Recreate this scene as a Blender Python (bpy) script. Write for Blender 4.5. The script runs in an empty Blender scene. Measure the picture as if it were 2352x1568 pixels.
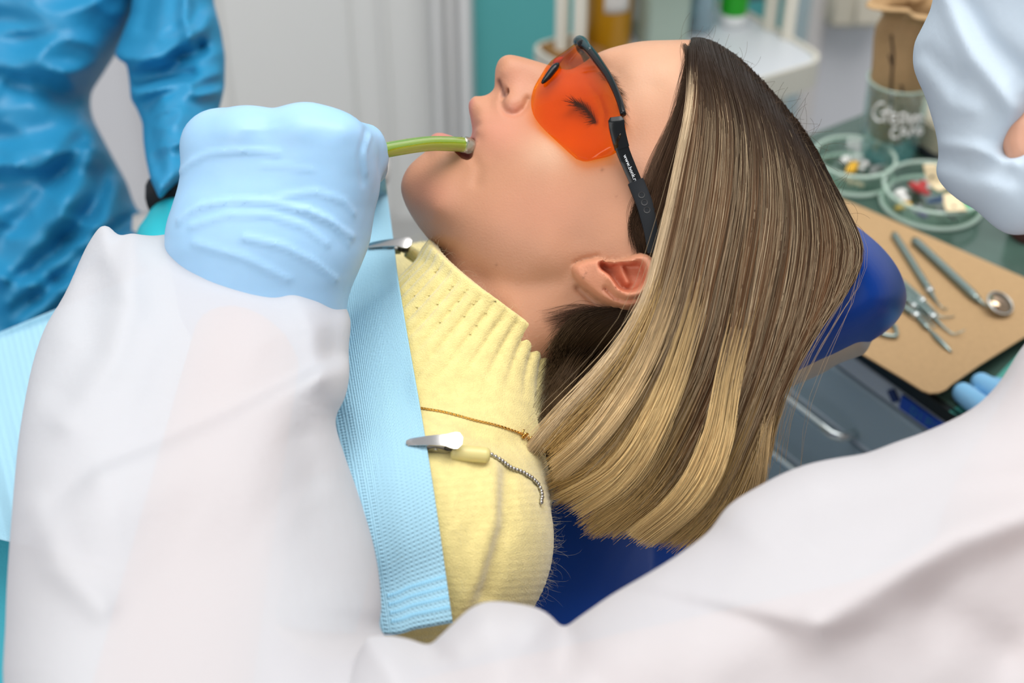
import bpy, math, random
import numpy as np
from mathutils import Vector
from mathutils.bvhtree import BVHTree

# ------------------------------------------------------------------ camera, world, lights, exposure
SC = bpy.context.scene
COL = SC.collection
TH = math.radians(38.0)
CAMZ = 1.473
FPX = 3267.0
CX, CY = 1176.0, 784.0
D0 = 0.85
CAM = np.array([0, 0, CAMZ])
RV = np.array([1.0, 0, 0])
FV = np.array([0, math.cos(TH), -math.sin(TH)])
UV = np.array([0, math.sin(TH), math.cos(TH)])

cd = bpy.data.cameras.new('camera')
cam = bpy.data.objects.new('camera', cd)
COL.objects.link(cam)
cam.location = CAM
cam.rotation_euler = (math.pi / 2 - TH, 0, 0)
cd.sensor_width = 36.0
cd.lens = FPX * 36.0 / 2352.0
cd.clip_start = 0.02
cd.dof.use_dof = True
cd.dof.focus_distance = 0.79
cd.dof.aperture_fstop = 5.0
SC.camera = cam

wd = bpy.data.worlds.new('world')
SC.world = wd
wd.use_nodes = True
bg = wd.node_tree.nodes['Background']
bg.inputs[0].default_value = (0.93, 0.96, 1.0, 1)
bg.inputs[1].default_value = 0.46

def area(name, loc, target, sx, sy, power, col):
    l = bpy.data.lights.new(name, 'AREA')
    l.shape = 'RECTANGLE'; l.size = sx; l.size_y = sy
    l.energy = power; l.color = col
    o = bpy.data.objects.new(name, l)
    COL.objects.link(o)
    o.location = loc
    d = Vector(target) - Vector(loc)
    o.rotation_euler = d.to_track_quat('-Z', 'Y').to_euler()
    return o
area('overhead_area', (0.1, 0.75, 2.75), (0.0, 0.75, 0.9), 1.5, 1.5, 34, (1.0, 0.98, 0.96))
area('overhead_area', (0.9, 0.95, 2.65), (0.8, 2.0, 0.8), 1.0, 0.8, 15, (1.0, 0.98, 0.97))  # unseen fill lamp, added to brighten the far walls
area('window_light', (-1.5, -1.1, 2.2), (0.1, 0.8, 0.9), 1.7, 1.5, 26, (1.0, 0.97, 0.94))

SC.view_settings.view_transform = 'Standard'
SC.view_settings.look = 'None'
SC.view_settings.exposure = 0.0
SC.view_settings.gamma = 1.0
SC.view_settings.use_curve_mapping = False

random.seed(4)
RNG = np.random.default_rng(4)

# ------------------------------------------------------------------ geometry helpers
def P(px, py, w=0.0):
    """a point of the room from a pixel of the 2352x1568 frame and its depth (w metres nearer than 0.85)"""
    px, py, w = np.broadcast_arrays(np.asarray(px, float), np.asarray(py, float), np.asarray(w, float))
    d = (D0 - w)[..., None]
    return CAM + d * (FV + ((px - CX) / FPX)[..., None] * RV + ((CY - py) / FPX)[..., None] * UV)
def W(u, v, w):
    u, v, w = np.broadcast_arrays(np.asarray(u, float), np.asarray(v, float), np.asarray(w, float))
    return CAM + (D0 - w)[..., None] * FV + u[..., None] * RV + v[..., None] * UV
def uvw(px, py, w=0.0):
    d = D0 - w
    return np.array([(px - CX) / FPX * d, (CY - py) / FPX * d, w])
def ray(px, py):
    d = FV + (px - CX) / FPX * RV + (CY - py) / FPX * UV
    return d
def onz(px, py, z):
    d = ray(px, py)
    return CAM + d * ((z - CAMZ) / d[2])
def ony(px, py, y):
    d = ray(px, py)
    return CAM + d * (y / d[1])
def topx(p):
    p = np.asarray(p) - CAM
    d = p @ FV
    return CX + FPX * (p @ RV) / d, CY - FPX * (p @ UV) / d

def snets(F, o, h):
    F = np.asarray(F, np.float32)
    ins = F > 0
    s = np.zeros(tuple(n - 1 for n in F.shape), np.int8)
    cs = [(a, b, c) for a in (0, 1) for b in (0, 1) for c in (0, 1)]
    n0, n1, n2 = s.shape
    for a, b, c in cs:
        s += ins[a:a + n0, b:b + n1, c:c + n2]
    act = (s > 0) & (s < 8)
    idx = np.argwhere(act)
    i, j, k = idx.T
    acc = np.zeros((len(idx), 3)); cnt = np.zeros(len(idx))
    for a in cs:
        for ax in range(3):
            if a[ax]: continue
            b = list(a); b[ax] = 1
            fa = F[i + a[0], j + a[1], k + a[2]]; fb = F[i + b[0], j + b[1], k + b[2]]
            m = (fa > 0) != (fb > 0)
            t = fa[m] / (fa[m] - fb[m])
            q = np.tile(np.array(a, float), (m.sum(), 1)); q[:, ax] += t
            acc[m] += q; cnt[m] += 1
    v = (idx + acc / cnt[:, None]) * np.asarray(h) + np.asarray(o)
    vid = np.full(s.shape, -1, np.int32)
    vid[i, j, k] = np.arange(len(idx))
    quads = []
    I = ins
    def add(m, cells, flip):
        q = np.stack([vid[c] for c in cells], 1)
        q[flip] = q[flip][:, ::-1]
        quads.append(q)
    a, b, c = np.nonzero(I[:-1, 1:-1, 1:-1] != I[1:, 1:-1, 1:-1]); b += 1; c += 1
    add(None, [(a, b - 1, c - 1), (a, b, c - 1), (a, b, c), (a, b - 1, c)], ~I[a, b, c])
    a, b, c = np.nonzero(I[1:-1, :-1, 1:-1] != I[1:-1, 1:, 1:-1]); a += 1; c += 1
    add(None, [(a - 1, b, c - 1), (a - 1, b, c), (a, b, c), (a, b, c - 1)], ~I[a, b, c])
    a, b, c = np.nonzero(I[1:-1, 1:-1, :-1] != I[1:-1, 1:-1, 1:]); a += 1; b += 1
    add(None, [(a - 1, b - 1, c), (a, b - 1, c), (a, b, c), (a - 1, b, c)], ~I[a, b, c])
    return v, np.concatenate(quads)

def seg_dist(X, Y, a, b):
    ax, ay = a; bx, by = b
    dx, dy = bx - ax, by - ay
    L = dx * dx + dy * dy + 1e-18
    t = np.clip(((X - ax) * dx + (Y - ay) * dy) / L, 0, 1)
    return np.hypot(X - ax - t * dx, Y - ay - t * dy)
def poly_sd(X, Y, poly):
    """signed distance, positive inside"""
    d = np.full(X.shape, 1e9); ins = np.zeros(X.shape, bool)
    n = len(poly)
    for q in range(n):
        a, b = poly[q], poly[(q + 1) % n]
        d = np.minimum(d, seg_dist(X, Y, a, b))
        if a[1] != b[1]:
            c = ((a[1] > Y) != (b[1] > Y)) & (X < (b[0] - a[0]) * (Y - a[1]) / (b[1] - a[1]) + a[0])
            ins ^= c
    return np.where(ins, d, -d)
def line_d(X, Y, pl):
    d = np.full(np.shape(X), 1e9)
    for a, b in zip(pl[:-1], pl[1:]):
        d = np.minimum(d, seg_dist(X, Y, a, b))
    return d
def sstep(x):
    x = np.clip(x, 0, 1)
    return x * x * (3 - 2 * x)
def spline(pts, n):
    """Catmull-Rom through pts (any dimension), n samples"""
    p = np.asarray(pts, float)
    if len(p) == 2:
        t = np.linspace(0, 1, n)[:, None]
        return p[0] * (1 - t) + p[1] * t
    q = np.vstack([2 * p[0] - p[1], p, 2 * p[-1] - p[-2]])
    t = np.linspace(0, len(p) - 1, n)
    i = np.minimum(t.astype(int), len(p) - 2); f = (t - i)[:, None]
    a, b, c, d = q[i], q[i + 1], q[i + 2], q[i + 3]
    return 0.5 * (2 * b + (c - a) * f + (2 * a - 5 * b + 4 * c - d) * f ** 2 + (3 * b - a - 3 * c + d) * f ** 3)
def smooth_poly(pts, n):
    p = list(pts)
    k = len(p)
    out = spline([p[-1]] + p + [p[0], p[1]], (k + 2) * n + 1)
    return [tuple(x) for x in out[n:n + k * n]]
def noise2(X, Y, scale, seed):
    r = np.random.default_rng(seed).uniform(-1, 1, (64, 64))
    x = X / scale; y = Y / scale
    i = np.floor(x).astype(int); j = np.floor(y).astype(int)
    fx = sstep(x - i); fy = sstep(y - j)
    g = lambda a, b: r[a % 64, b % 64]
    return (g(i, j) * (1 - fx) + g(i + 1, j) * fx) * (1 - fy) + (g(i, j + 1) * (1 - fx) + g(i + 1, j + 1) * fx) * fy
def blur2(A, n):
    for _ in range(n):
        B = np.pad(A, 1, mode='edge')
        A = (B[:-2, 1:-1] + B[2:, 1:-1] + B[1:-1, :-2] + B[1:-1, 2:] + 2 * A) / 6
    return A

# ------------------------------------------------------------------ object helpers
def tag(o, label=None, cat=None, group=None, kind=None):
    if label: o['label'] = label
    if cat: o['category'] = cat
    if group: o['group'] = group
    if kind: o['kind'] = kind
    return o
def thing(name, loc, label, cat, group=None):
    o = bpy.data.objects.new(name, None)
    COL.objects.link(o)
    o.empty_display_size = 0.02
    o.location = [float(c) for c in loc]
    return tag(o, label, cat, group)
def origin_of(parent):
    s = np.zeros(3)
    while parent is not None:
        s = s + np.array(parent.location); parent = parent.parent
    return s
def mk(name, v, f, mat, parent=None, smooth=True, cols=None, loc=None):
    """one mesh object from world-space vertices; under a parent its origin is the parent's"""
    v = np.asarray(v, float)
    o0 = origin_of(parent)
    if loc is not None: o0 = o0 + (np.asarray(loc, float) - o0)
    me = bpy.data.meshes.new(name)
    if isinstance(f, np.ndarray):
        n = f.shape[1]
        me.vertices.add(len(v)); me.vertices.foreach_set('co', (v - o0).astype(np.float32).ravel())
        me.loops.add(f.size); me.loops.foreach_set('vertex_index', f.astype(np.int32).ravel())
        me.polygons.add(len(f)); me.polygons.foreach_set('loop_start', np.arange(0, f.size, n, dtype=np.int32))
        me.polygons.foreach_set('loop_total', np.full(len(f), n, np.int32))
        me.update(calc_edges=True); me.validate()
    else:
        me.from_pydata((v - o0).tolist(), [], f); me.update()
    if cols is not None:
        a = me.color_attributes.new('tint', 'FLOAT_COLOR', 'POINT')
        c = np.ones((len(v), 4), np.float32); c[:, :cols.shape[1]] = cols
        a.data.foreach_set('color', c.ravel())
    if smooth: me.polygons.foreach_set('use_smooth', np.ones(len(me.polygons), bool))
    if mat is not None: me.materials.append(mat)
    o = bpy.data.objects.new(name, me)
    COL.objects.link(o)
    if parent is not None:
        o.parent = parent
        if loc is not None: o.location = [float(c) for c in (np.asarray(loc) - origin_of(parent))]
    elif loc is not None:
        o.location = [float(c) for c in loc]
    return o
class MB:
    """collects primitives and builds one mesh"""
    def __init__(s): s.v = []; s.f = []; s.n = 0
    def add(s, v, f):
        s.v.append(np.asarray(v, float)); s.f += [tuple(int(i) + s.n for i in q) for q in f]; s.n += len(v)
        return s
    def box(s, c, e, ax=None, bev=0.0):
        """box with centre c, half sizes e, axes ax (rows); bevelled edges"""
        ax = np.eye(3) if ax is None else np.asarray(ax, float)
        e = np.asarray(e, float)
        if bev <= 0:
            v = [[x, y, z] for x in (-1, 1) for y in (-1, 1) for z in (-1, 1)]
            v = np.array(v) * e
            f = [(0, 1, 3, 2), (4, 6, 7, 5), (0, 4, 5, 1), (2, 3, 7, 6), (0, 2, 6, 4), (1, 5, 7, 3)]
        else:
            b = min(bev, min(e) * 0.95); v = []
            ix = {}
            for sx in (-1, 1):
                for sy in (-1, 1):
                    for sz in (-1, 1):
                        sg = np.array([sx, sy, sz])
                        for a in range(3):
                            q = sg * (e - b); q[a] = sg[a] * e[a]
                            ix[sx, sy, sz, a] = len(v); v.append(q)
            f = []
            def quad(a, sgn):
                o = [x for x in range(3) if x != a]
                r = []
                for p, q in ((-1, -1), (1, -1), (1, 1), (-1, 1)):
                    k = [0, 0, 0]; k[a] = sgn; k[o[0]] = p; k[o[1]] = q
                    r.append(ix[k[0], k[1], k[2], a])
                return r
            for a in range(3):
                for sgn in (-1, 1): f.append(quad(a, sgn))
            for a in range(3):
                o = [x for x in range(3) if x != a]
                for p in (-1, 1):
                    for q in (-1, 1):
                        k0 = [0, 0, 0]; k0[a] = -1; k0[o[0]] = p; k0[o[1]] = q
                        k1 = list(k0); k1[a] = 1
                        f.append([ix[(*k0, o[0])], ix[(*k1, o[0])], ix[(*k1, o[1])], ix[(*k0, o[1])]])
            for sx in (-1, 1):
                for sy in (-1, 1):
                    for sz in (-1, 1):
                        f.append([ix[sx, sy, sz, a] for a in range(3)])
            v = np.array(v)
            g = []
            for q in f:
                p = v[list(q)]; n = np.cross(p[1] - p[0], p[2] - p[0])
                g.append(q if n @ p.mean(0) > 0 else list(q)[::-1])
            f = g
        if np.linalg.det(ax) < 0: f = [tuple(q)[::-1] for q in f]
        return s.add(np.asarray(c) + v @ ax, f)
    def tube(s, pts, r, n=8, caps=True):
        pts = np.asarray(pts, float); m = len(pts)
        r = np.broadcast_to(np.asarray(r, float), (m,))
        t = np.gradient(pts, axis=0); t /= np.linalg.norm(t, axis=1)[:, None] + 1e-12
        ref = np.array([0, 0, 1.0]) if abs(t[0][2]) < 0.9 else np.array([1.0, 0, 0])
        a = np.cross(t[0], ref); a /= np.linalg.norm(a)
        v = []
        for i in range(m):
            a = a - t[i] * (a @ t[i]); a /= np.linalg.norm(a) + 1e-12
            b = np.cross(t[i], a)
            for k in range(n):
                w = 2 * math.pi * k / n
                v.append(pts[i] + r[i] * (math.cos(w) * a + math.sin(w) * b))
        f = [(i * n + k, i * n + (k + 1) % n, (i + 1) * n + (k + 1) % n, (i + 1) * n + k) for i in range(m - 1) for k in range(n)]
        if caps:
            f += [tuple(range(n))[::-1], tuple((m - 1) * n + k for k in range(n))]
        return s.add(v, f)
    def lathe(s, c, prof, n=32, ax=None, closed=False):
        """prof: list of (radius, height) about axis ax[2] through c"""
        ax = np.eye(3) if ax is None else np.asarray(ax, float)
        v = []; m = len(prof)
        for r, h in prof:
            for k in range(n):
                w = 2 * math.pi * k / n
                v.append(np.asarray(c) + r * (math.cos(w) * ax[0] + math.sin(w) * ax[1]) + h * ax[2])
        rr = range(m) if closed else range(m - 1)
        f = [(i * n + k, i * n + (k + 1) % n, ((i + 1) % m) * n + (k + 1) % n, ((i + 1) % m) * n + k) for i in rr for k in range(n)]
        if not closed:
            if prof[0][0] > 1e-6: f.append(tuple(range(n))[::-1])
            if prof[-1][0] > 1e-6: f.append(tuple((m - 1) * n + k for k in range(n)))
        return s.add(v, f)
    def ball(s, c, r, n=12, m=8, ax=None):
        r = np.broadcast_to(np.asarray(r, float), (3,)); ax = np.eye(3) if ax is None else np.asarray(ax, float)
        v = []; f = []
        for i in range(m + 1):
            p = math.pi * i / m
            for k in range(n):
                t = 2 * math.pi * k / n
                v.append(np.asarray(c) + (np.array([math.sin(p) * math.cos(t), math.sin(p) * math.sin(t), -math.cos(p)]) * r) @ ax)
        for i in range(m):
            for k in range(n):
                f.append((i * n + k, i * n + (k + 1) % n, (i + 1) * n + (k + 1) % n, (i + 1) * n + k))
        return s.add(v, f)
    def slab(s, poly, thick_vec):
        """a flat polygon (3-D points) thickened by thick_vec"""
        p = np.asarray(poly, float); n = len(p); t = np.asarray(thick_vec, float)
        nn = np.zeros(3)
        for i in range(n): nn += np.cross(p[i], p[(i + 1) % n])
        if nn @ t < 0: p = p[::-1]
        v = np.vstack([p, p + t])
        f = [tuple(range(n))[::-1], tuple(range(n, 2 * n))] + [(i, (i + 1) % n, n + (i + 1) % n, n + i) for i in range(n)]
        return s.add(v, f)
    def strip(s, pts, side, half, nrm, thick):
        """bar of rectangular section along pts; side and nrm per point"""
        pts = np.asarray(pts, float); m = len(pts)
        half = np.broadcast_to(np.asarray(half, float), (m,)); thick = np.broadcast_to(np.asarray(thick, float), (m,))
        v = []
        c = 0.72
        for i in range(m):
            S = side[i] * half[i]; N = nrm[i] * thick[i]
            for a, b in ((-1, -c), (-c, -1), (c, -1), (1, -c), (1, c), (c, 1), (-c, 1), (-1, c)):
                v.append(pts[i] + S * a + N * b)
        f = [(i * 8 + k, i * 8 + (k + 1) % 8, (i + 1) * 8 + (k + 1) % 8, (i + 1) * 8 + k) for i in range(m - 1) for k in range(8)]
        f += [tuple(range(8))[::-1], tuple((m - 1) * 8 + k for k in range(8))]
        return s.add(v, f)
    def build(s, name, mat, parent=None, smooth=False, loc=None):
        o = mk(name, np.vstack(s.v), s.f, mat, parent, smooth, loc=loc)
        return o
def autosmooth(o, ang=40):
    me = o.data
    me.polygons.foreach_set('use_smooth', np.ones(len(me.polygons), bool))
    try: me.set_sharp_from_angle(angle=math.radians(ang))
    except Exception: pass
    return o
def grid_faces(n, m, wrap=False):
    i, j = np.meshgrid(np.arange(n - 1), np.arange(m - 1), indexing='ij')
    a = (i * m + j).ravel()
    return np.stack([a, a + m, a + m + 1, a + 1], 1)
def sheet(G, thick, nrm=None):
    """closed thin sheet from an (n,m,3) grid of points"""
    n, m, _ = G.shape
    du = np.gradient(G, axis=0); dv = np.gradient(G, axis=1)
    N = np.cross(du, dv); N /= np.linalg.norm(N, axis=2)[..., None] + 1e-12
    A = G.reshape(-1, 3); B = (G - N * thick).reshape(-1, 3)
    f = grid_faces(n, m); k = n * m
    rim = []
    for i in range(n - 1):
        rim += [(i * m, (i + 1) * m, k + (i + 1) * m, k + i * m)[::-1], (i * m + m - 1, (i + 1) * m + m - 1, k + (i + 1) * m + m - 1, k + i * m + m - 1)]
    for j in range(m - 1):
        rim += [(j, j + 1, k + j + 1, k + j), (((n - 1) * m + j), ((n - 1) * m + j + 1), k + (n - 1) * m + j + 1, k + (n - 1) * m + j)[::-1]]
    return np.vstack([A, B]), np.vstack([f, f[:, ::-1] + k, np.array(rim)])
def bvh_of(v, f):
    return BVHTree.FromPolygons([tuple(x) for x in v], [tuple(int(i) for i in q) for q in f])
def hit(bvh, px, py):
    d = ray(px, py); d = d / np.linalg.norm(d)
    a, n, i, t = bvh.ray_cast(Vector(CAM), Vector(d))
    if a is None: return None, None
    n = np.array(n)
    if n @ d > 0: n = -n
    return np.array(a), n
def w_of(p): return D0 - (np.asarray(p) - CAM) @ FV

# signed distance pieces (positive = inside) in the camera-aligned frame
def grid3(lo, hi, h):
    ax = [np.arange(lo[i], hi[i] + h, h) for i in range(3)]
    return np.meshgrid(*ax, indexing='ij', sparse=True), np.array(lo, float)
def cap(G, a, b, ra, rb=None):
    rb = ra if rb is None else rb
    a = np.asarray(a, float); b = np.asarray(b, float); d = b - a; L = d @ d + 1e-15
    t = np.clip(((G[0] - a[0]) * d[0] + (G[1] - a[1]) * d[1] + (G[2] - a[2]) * d[2]) / L, 0, 1)
    return (ra + (rb - ra) * t) - np.sqrt((G[0] - a[0] - t * d[0]) ** 2 + (G[1] - a[1] - t * d[1]) ** 2 + (G[2] - a[2] - t * d[2]) ** 2)
def ell(G, c, r, ax=None):
    ax = np.eye(3) if ax is None else np.asarray(ax, float)
    x = [G[i] - c[i] for i in range(3)]
    q = [(x[0] * ax[k][0] + x[1] * ax[k][1] + x[2] * ax[k][2]) / r[k] for k in range(3)]
    return (1 - np.sqrt(q[0] ** 2 + q[1] ** 2 + q[2] ** 2)) * min(r)
def smax(a, b, k):
    h = np.clip(0.5 + 0.5 * (a - b) / k, 0, 1)
    return b * (1 - h) + a * h + k * h * (1 - h)
def inflate(poly, w0, H, E, step=8.0, dw=0.005, blur=6, fold=None, clip=None):
    """a solid with the outline poly (pixels), centred on depth w0, half thickness H, rounded over E pixels"""
    p = np.array(poly)
    x0, y0 = p.min(0) - 6 * step; x1, y1 = p.max(0) + 6 * step
    xs = np.arange(x0, x1, step); ys = np.arange(y0, y1, step)
    X, Y = np.meshgrid(xs, ys, indexing='ij')
    d = blur2(poly_sd(X, Y, poly), blur)
    x = np.minimum(d / E, 1)
    Hf = H(X, Y) if callable(H) else H
    g = Hf * Hf * (1 - (1 - x) ** 2) if not np.isscalar(Hf) else Hf ** 2 * (1 - (1 - x) ** 2)
    c = (w0(X, Y) if callable(w0) else np.full(X.shape, w0))
    if fold is not None: c = c + fold(X, Y)
    lo = (c - np.max(Hf)).min() - 4 * dw; hi = (c + np.max(Hf)).max() + 4 * dw
    ws = np.arange(lo, hi, dw)
    F = g[..., None] - (ws[None, None, :] - c[..., None]) ** 2
    return X, Y, ws, F, (x0, y0, lo), (step, step, dw)
def px_mesh(F, o, h):
    v, f = snets(F, o, h)
    return P(v[:, 0], v[:, 1], v[:, 2]), f[:, ::-1]

# ------------------------------------------------------------------ materials
MATS = {}
def mat(name, col, rough=0.5, metal=0.0, bump=None, vary=None, spec=0.5, sss=0.0, alpha=1.0, attr=False, sheen=0.0, coat=0.0, trans=0.0, ior=1.45, transl=0.0, aniso=None):
    if name in MATS: return MATS[name]
    m = bpy.data.materials.new(name); m.use_nodes = True
    nt = m.node_tree; N = nt.nodes; L = nt.links
    b = N['Principled BSDF']; out = N['Material Output']
    b.inputs['Base Color'].default_value = (*col, 1)
    b.inputs['Roughness'].default_value = rough
    b.inputs['Metallic'].default_value = metal
    b.inputs['Specular IOR Level'].default_value = spec
    b.inputs['IOR'].default_value = ior
    b.inputs['Transmission Weight'].default_value = trans
    b.inputs['Coat Weight'].default_value = coat
    b.inputs['Sheen Weight'].default_value = sheen
    if sss:
        b.inputs['Subsurface Weight'].default_value = sss
        b.inputs['Subsurface Radius'].default_value = (1.0, 0.35, 0.2)
        b.inputs['Subsurface Scale'].default_value = 0.006
    csock = None
    if attr:
        a = N.new('ShaderNodeVertexColor'); a.layer_name = 'tint'
        csock = a.outputs[0]
    if vary:
        sc, amt = vary
        tc = N.new('ShaderNodeTexCoord'); nz = N.new('ShaderNodeTexNoise')
        nz.inputs['Scale'].default_value = sc; nz.inputs['Detail'].default_value = 5
        L.new(tc.outputs['Object'], nz.inputs['Vector'])
        mr = N.new('ShaderNodeMapRange')
        mr.inputs[1].default_value = 0.3; mr.inputs[2].default_value = 0.7
        mr.inputs[3].default_value = 1 - amt; mr.inputs[4].default_value = 1 + amt
        L.new(nz.outputs[0], mr.inputs[0])
        mx = N.new('ShaderNodeVectorMath'); mx.operation = 'SCALE'
        if csock is not None: L.new(csock, mx.inputs[0])
        else: mx.inputs[0].default_value = col
        L.new(mr.outputs[0], mx.inputs['Scale'])
        csock = mx.outputs[0]
    if csock is not None: L.new(csock, b.inputs['Base Color'])
    if bump:
        sc, st = bump[:2]
        tc = N.new('ShaderNodeTexCoord'); nz = N.new('ShaderNodeTexNoise')
        nz.inputs['Scale'].default_value = sc; nz.inputs['Detail'].default_value = bump[3] if len(bump) > 3 else 4
        L.new(tc.outputs['Object'], nz.inputs['Vector'])
        bp = N.new('ShaderNodeBump'); bp.inputs['Strength'].default_value = st
        bp.inputs['Distance'].default_value = bump[2] if len(bump) > 2 else 0.001
        L.new(nz.outputs[0], bp.inputs['Height']); L.new(bp.outputs[0], b.inputs['Normal'])
    last = b.outputs[0]
    if transl:
        t = N.new('ShaderNodeBsdfTranslucent'); t.inputs[0].default_value = (*col, 1)
        x = N.new('ShaderNodeMixShader'); x.inputs[0].default_value = transl
        L.new(last, x.inputs[1]); L.new(t.outputs[0], x.inputs[2]); last = x.outputs[0]
    if alpha < 1:
        t = N.new('ShaderNodeBsdfTransparent')
        x = N.new('ShaderNodeMixShader'); x.inputs[0].default_value = alpha
        L.new(t.outputs[0], x.inputs[1]); L.new(last, x.inputs[2]); last = x.outputs[0]
    if last is not b.outputs[0]: L.new(last, out.inputs[0])
    MATS[name] = m
    return m
def thin_glass(name, tint, gloss=0.08, rough=0.03, body=None, body_amt=0.0):
    """clear thin pane: tinted transparency with a fresnel-weighted gloss, plus a little scattering body"""
    if name in MATS: return MATS[name]
    m = bpy.data.materials.new(name); m.use_nodes = True
    nt = m.node_tree; N = nt.nodes; L = nt.links
    N.remove(N['Principled BSDF']); out = N['Material Output']
    t = N.new('ShaderNodeBsdfTransparent'); t.inputs[0].default_value = (*tint, 1)
    g = N.new('ShaderNodeBsdfGlossy'); g.inputs['Roughness'].default_value = rough
    lw = N.new('ShaderNodeLayerWeight'); lw.inputs[0].default_value = 0.35
    mr = N.new('ShaderNodeMapRange'); mr.inputs[3].default_value = gloss; mr.inputs[4].default_value = min(1, gloss * 6)
    L.new(lw.outputs['Facing'], mr.inputs[0])
    x = N.new('ShaderNodeMixShader')
    last = t.outputs[0]
    if body_amt:
        d = N.new('ShaderNodeBsdfDiffuse'); d.inputs[0].default_value = (*body, 1)
        y = N.new('ShaderNodeMixShader'); y.inputs[0].default_value = body_amt
        L.new(last, y.inputs[1]); L.new(d.outputs[0], y.inputs[2]); last = y.outputs[0]
    L.new(mr.outputs[0], x.inputs[0]); L.new(last, x.inputs[1]); L.new(g.outputs[0], x.inputs[2])
    L.new(x.outputs[0], out.inputs[0])
    MATS[name] = m
    return m
# ------------------------------------------------------------------ the patient's head as a smooth field over the sagittal plane
S0 = D0 / FPX
PROFILE = [  # pixel outline of the profile with the local limb radius in mm
 (1600,95,50),(1540,96,50),(1470,99,50),(1410,111,45),(1368,126,32),(1338,146,18),(1308,160,12),(1280,156,9),(1255,148,9),(1222,138,10),(1192,130,12),(1166,127,13),
 (1147,137,12),(1138,158,11),(1136,182,8),(1134,203,6),(1121,216,6),(1104,221,8),(1089,222,9),(1077,236,10),(1077,254,10),(1081,276,10),(1083,298,10),(1078,314,6),
 (1062,319,6),(1040,312,7),(1014,305,8),(996,308,8),(985,319,9),(984,334,9),(977,348,10),(960,362,14),(938,384,18),(924,412,20),(922,440,20),(933,474,18),(955,512,18),(982,547,20),
 (1006,577,22),(1012,606,25),(1006,650,30),(985,720,34),(950,800,40),(905,880,45),(880,960,50),(930,1040,50),(1040,1060,55),(1150,1010,50),(1225,930,45),(1290,862,42),(1360,850,42),(1460,845,45),(1580,810,50),
 (1690,745,60),(1790,670,65),(1865,590,65),(1897,500,65),(1880,420,65),(1832,330,65),(1758,232,65),(1680,152,60)]
INNER = [  # pixel and half width in mm
 (1450,170,38),(1500,200,46),(1420,170,30),(1400,205,33),(1430,250,45),(1560,200,54),(1560,300,63),(1480,300,57),(1500,420,67),(1440,330,58),(1590,420,71),
 (1650,300,67),(1650,450,75),(1720,250,52),(1750,400,68),(1750,520,69),(1820,420,50),(1840,520,46),(1700,640,64),(1600,560,75),(1600,700,61),(1520,760,54),
 (1350,190,21),(1322,200,19),(1290,190,15),(1262,190,12.5),(1290,225,20),(1320,235,25),(1345,235,27),(1355,260,32),(1378,285,42),(1300,265,28),(1265,240,20),
 (1240,180,11),(1225,190,11.5),(1200,165,11),(1170,165,11.5),(1152,165,9.5),(1190,205,14),(1172,235,16.5),(1190,250,17),(1150,215,9.5),(1215,250,18),(1235,290,31),
 (1125,245,10.5),(1105,250,11),(1100,275,14),(1120,280,18),(1095,300,15.5),(1140,300,24),(1180,290,25),(1105,330,22),(1092,352,22.5),(1130,360,30),(1190,340,37),(1250,340,45),(1300,320,47),(1330,360,55),(1290,390,53),(1385,390,63),(1400,340,60),
 (1050,330,15),(1030,330,13),(1010,330,11),(1060,350,18),(1040,360,17.5),(1000,355,14),(975,380,15),(1060,390,24),(1000,420,24.5),(955,430,17),(1000,480,30),(1060,450,34),(1130,430,40),(1200,420,47.5),
 (1080,540,38),(1040,550,28),(1140,520,47),(1220,500,53),(1300,480,58),(1360,470,62.5),(1420,470,66),(1250,580,56),(1320,550,59),(1180,580,49.5),(1120,590,41.5),
 (1290,620,55.5),(1400,560,66.5),(1450,600,69),(1460,660,66),(1380,660,58),(1430,520,68),(1500,600,71),
 (1060,610,30),(1110,640,37),(1180,640,46),(1240,650,50),(1310,680,51),(1380,730,52),(1230,740,49.5),(1130,720,44),(1060,700,37),(1290,780,45),(1430,780,50),
 (1150,820,50),(1060,830,46),(1000,900,48),(1100,930,52),(960,980,45)]
def scaleuv(px, py, w):
    d = D0 - w
    return (px - CX) / FPX * d, (CY - py) / FPX * d
_pp = spline([(a, b, c) for a, b, c in PROFILE] + [PROFILE[0]], 420)[:-1]
_pu = np.stack(scaleuv(_pp[:, 0], _pp[:, 1], 0.0), 1)
HEADPOLY = [tuple(x) for x in _pu]
_t = np.roll(_pu, -1, 0) - np.roll(_pu, 1, 0); _t /= np.linalg.norm(_t, axis=1)[:, None]
_nrm = np.stack([-_t[:, 1], _t[:, 0]], 1)
if poly_sd(np.array([(_pu + 0.001 * _nrm)[0, 0]]), np.array([(_pu + 0.001 * _nrm)[0, 1]]), HEADPOLY)[0] > 0: _nrm = -_nrm
_R = _pp[:, 2] * 1e-3
_sel = np.arange(0, 420, 2)
_dl = 0.0022
X_, G_ = [_pu[_sel]], [np.zeros(len(_sel))]
_in = _pu[_sel] - _nrm[_sel] * _dl; _out = _pu[_sel] + _nrm[_sel] * _dl
for q, s in ((_in, 1), (_out, -1)):
    sd = poly_sd(q[:, 0], q[:, 1], HEADPOLY)
    ok = s * sd > _dl * 0.8
    X_.append(q[ok]); G_.append((s * 2 * _R[_sel] * _dl - _dl ** 2)[ok])
_ii = np.array(INNER, float)
X_.append(np.stack(scaleuv(_ii[:, 0], _ii[:, 1], _ii[:, 2] * 1e-3), 1)); G_.append((_ii[:, 2] * 1e-3) ** 2)
X_ = np.vstack(X_) * 10; G_ = np.concatenate(G_) * 1e3
def _phi(r2): return np.where(r2 > 1e-12, 0.5 * r2 * np.log(r2 + 1e-12), 0)
_n = len(X_)
_d2 = ((X_[:, None] - X_[None]) ** 2).sum(2)
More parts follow.
